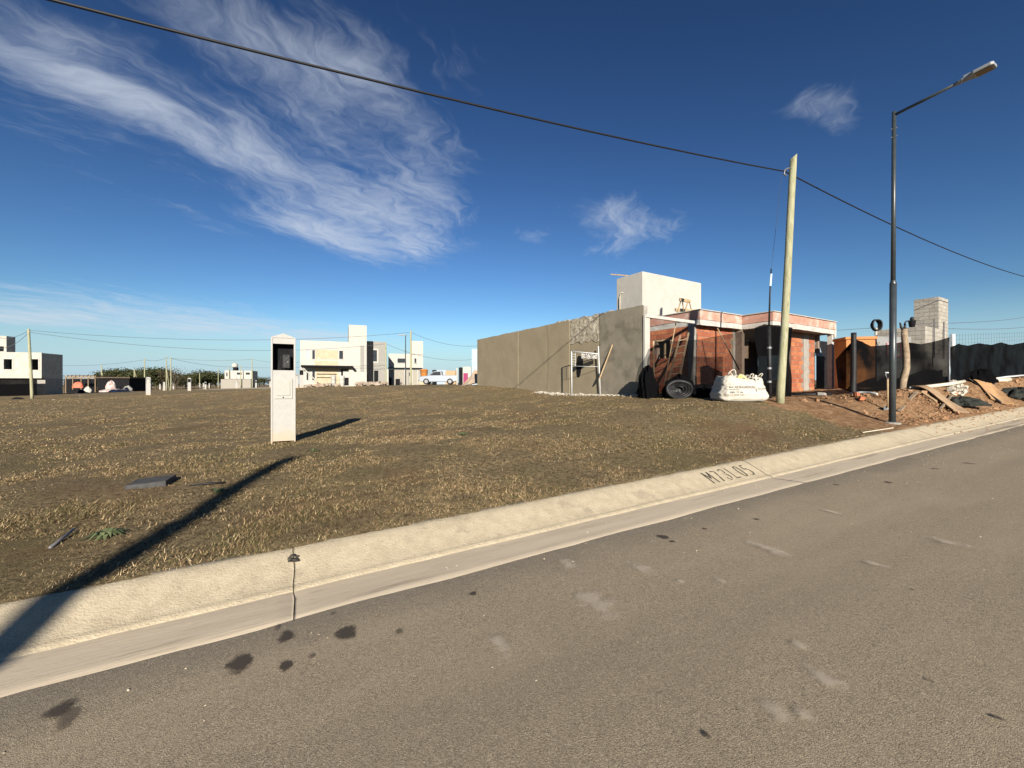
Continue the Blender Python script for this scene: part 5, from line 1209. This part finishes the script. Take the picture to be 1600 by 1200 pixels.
for rt in protos:
    for ch in list(rt.children): bpy.data.objects.remove(ch)
    bpy.data.objects.remove(rt)

# ------------------------------------------------------------------ small things on the lawn
def lawn(px, py):
    d = pdir(px, py); y = 4.
    lo, hi = 1., 60.
    for _ in range(60):
        mid = (lo+hi)/2; 
        if E+d[2]*mid > gz(d[0]*mid, mid): lo = mid
        else: hi = mid
    return Vector((d[0]*lo, lo, gz(d[0]*lo, lo)))
p = lawn(237, 758); o = MB().box(-.20, .20, -.15, .15, -.02, .065).build('cover_slab', pm('dark grey slab', (.045, .045, .045), (.075, .073, .07), 14., .8, .4, 40.), bevel=.008); o.location = p; o.rotation_euler = (R(3), R(-4), R(20)); tag(o, 'flat dark grey cover slab lying on the lawn', 'slab')
a, b = lawn(78, 860), lawn(116, 832); tag(MB().tube([a+Vector((0, 0, .02)), b+Vector((0, 0, .03))], .012, 7).build('stick', M_steel, smooth=True), 'short grey rod lying on the lawn near the kerb', 'stick')
a, b = lawn(296, 762), lawn(352, 756); tag(MB().tube([a+Vector((0, 0, .015)), a.lerp(b, .5)+Vector((0, 0, .03)), b+Vector((0, 0, .015))], .014, 7).build('stick', M_black, smooth=True), 'dark stick lying on the lawn beside the cover slab', 'stick')
M_weed = pm('weed leaves', (.085, .115, .045), (.14, .16, .075), 20., .7)
def weed(px, py, r, lab, n=60):
    c0 = lawn(px, py)+Vector((0, 0, .02)); vs = [c0]; fs = []
    for i in range(n):
        t = random.uniform(0, 6.28); L = r*random.uniform(.25, 1.0); d_ = Vector((math.cos(t)*1.3, math.sin(t), random.uniform(.02, .35))).normalized(); s_ = d_.cross(Vector((0, 0, 1))).normalized()*min(.022, L*.12)
        k = len(vs); m1 = c0+d_*L*.55; m1.z += .015; e = c0+d_*L; e.z = gz(e.x, e.y)+.015; vs += [m1+s_, e, m1-s_]; fs.append((0, k, k+1, k+2))
    mb = MB().add(vs, fs)
    tag(mb.build('weed', M_weed), lab, 'weed')
weed(168, 838, .16, 'spreading green weed on the lawn near the grey rod', 90)
weed(340, 770, .12, 'green weed patch beside the dark stick', 60); weed(720, 680, .2, 'bright green weed in the middle of the lawn', 50)
weed(490, 706, .14, 'green weed between meter pillar and pole shadow', 40)

# grass: short dry blades, many, thinning out with distance
NT = 230000
rd = 3.4*np.exp(rng.random(NT)*math.log(70/3.4)); an = rng.uniform(R(-54), R(56), NT)
gx = rd*np.sin(an); gy = rd*np.cos(an); s_, n_ = sn(gx, gy)
fx = np.array([fbm(a, b, .8, 3) for a, b in zip(gx, gy)]); fy = np.array([fbm(a, b, .35, 3, 9.) for a, b in zip(gx, gy)])
hu, hv = [(gx-HF.o.x)*ax.x+(gy-HF.o.y)*ax.y for ax in (HF.U, HF.V)]
ok = (n_ > N_TOP+.03) & ~((hu > -.15) & (hv > -.6)) & (s_+1.2*fx-.25*(n_-6) < 11.6+rng.normal(0, .4, NT)) & (rng.random(NT) < np.clip(.74+1.0*fx, .12, 1)) & ~((np.abs(n_-5.2-.25*fy) < .13) & (rng.random(NT) < .75))
gx, gy, rd, fx, fy, s_, n_ = [a[ok] for a in (gx, gy, rd, fx, fy, s_, n_)]
K = 5; n0 = len(gx)
bx = np.repeat(gx, K)+rng.normal(0, .016, n0*K)*(1+np.repeat(rd, K)*.08); by = np.repeat(gy, K)+rng.normal(0, .016, n0*K)*(1+np.repeat(rd, K)*.08); rd2 = np.repeat(rd, K)
sb, nb = sn(bx, by); kk = nb > N_TOP+.015-.05*(rng.random(len(nb)) < .35); bx, by, rd2 = bx[kk], by[kk], rd2[kk]; fx2 = np.repeat(fx, K)[kk]; fy2 = np.repeat(fy, K)[kk]
bz = np.concatenate([H(bx[i:i+40000], by[i:i+40000]) for i in range(0, len(bx), 40000)])-.004
tf = np.repeat(np.exp(rng.normal(0, .27, n0)), K)[kk]; nB = len(bx); th = rng.uniform(0, 2*math.pi, nB); tl_ = rng.uniform(.05, .62, nB); L = rng.uniform(.014, .038, nB)*(1+.5*np.clip(fy2, -.5, 1))*np.clip(tf, .6, 1.8); wd = np.maximum(.0028, rd2*.00055)
dx, dy, dz = np.cos(th)*np.cos(tl_), np.sin(th)*np.cos(tl_), np.sin(tl_)
sx_, sy_ = -np.sin(th)*wd, np.cos(th)*wd
V = np.empty((nB, 3, 3))
V[:, 0] = np.column_stack([bx-sx_, by-sy_, bz]); V[:, 1] = np.column_stack([bx+sx_, by+sy_, bz]); V[:, 2] = np.column_stack([bx+dx*L, by+dy*L, bz+dz*L+.006])
me = bpy.data.meshes.new('grass'); me.vertices.add(nB*3); me.vertices.foreach_set('co', V.ravel())
me.loops.add(nB*3); me.loops.foreach_set('vertex_index', np.arange(nB*3)); me.polygons.add(nB)
me.polygons.foreach_set('loop_start', np.arange(nB)*3); me.polygons.foreach_set('loop_total', np.full(nB, 3)); me.update()
pal = np.array([(.44, .325, .185), (.34, .24, .13), (.20, .13, .066), (.175, .155, .065), (.13, .13, .05), (.54, .43, .265)])
pr = np.array([.28, .25, .16, .10, .06, .15]); ci = rng.choice(6, nB, p=pr)
gr = np.clip(fy2*1.6, 0, 1); sel = rng.random(nB) < gr*.34; ci[sel] = rng.choice([3, 4], sel.sum())
C = pal[ci]*np.array([.79, .775, .74])*rng.uniform(.75, 1.2, (nB, 1))*np.clip(tf, .45, 1.5)[:, None]*(1-.25*np.clip(fx2[:, None], -.6, .8))
ca_ = me.color_attributes.new('tint', 'FLOAT_COLOR', 'POINT'); ca_.data.foreach_set('color', np.column_stack([np.repeat(C, 3, 0), np.ones(nB*3)]).astype(np.float32).ravel())
m = bpy.data.materials.new('dry grass blades'); m.use_nodes = True; nt = m.node_tree; bs = nt.nodes['Principled BSDF']
nt.links.new(nd(nt, 'ShaderNodeAttribute', attribute_name='tint').outputs[0], bs.inputs['Base Color']); bs.inputs['Roughness'].default_value = .8; bs.inputs['Specular IOR Level'].default_value = .15
me.materials.append(m); go = bpy.data.objects.new('grass', me); col.objects.link(go); tag(go, 'short dry brownish grass covering the open lot', 'grass', kind='stuff')
# grit on the road
mb = MB()
for i in range(420):
    s = random.uniform(-4, 16); n = random.uniform(-2.2, 2.9) if random.random() < .6 else random.gauss(2.9, .35)
    if n > 3.4: continue
    x, y = xy(s, n); r = random.uniform(.0015, .0045)*(1+.07*math.hypot(x, y)); z = float(zr(s))+(.0 if n < 2.95 else -.01)
    mb.box(-r, r, -r*.7, r*.7, -r*.3, r*.7, Matrix.Translation((x, y, z)) @ Matrix.Rotation(random.uniform(0, 6), 4, 'Z'), jit=r*.3)
tag(mb.build('grit', M_gut), 'fine pale grit scattered on the asphalt and gutter', 'grit', kind='stuff')
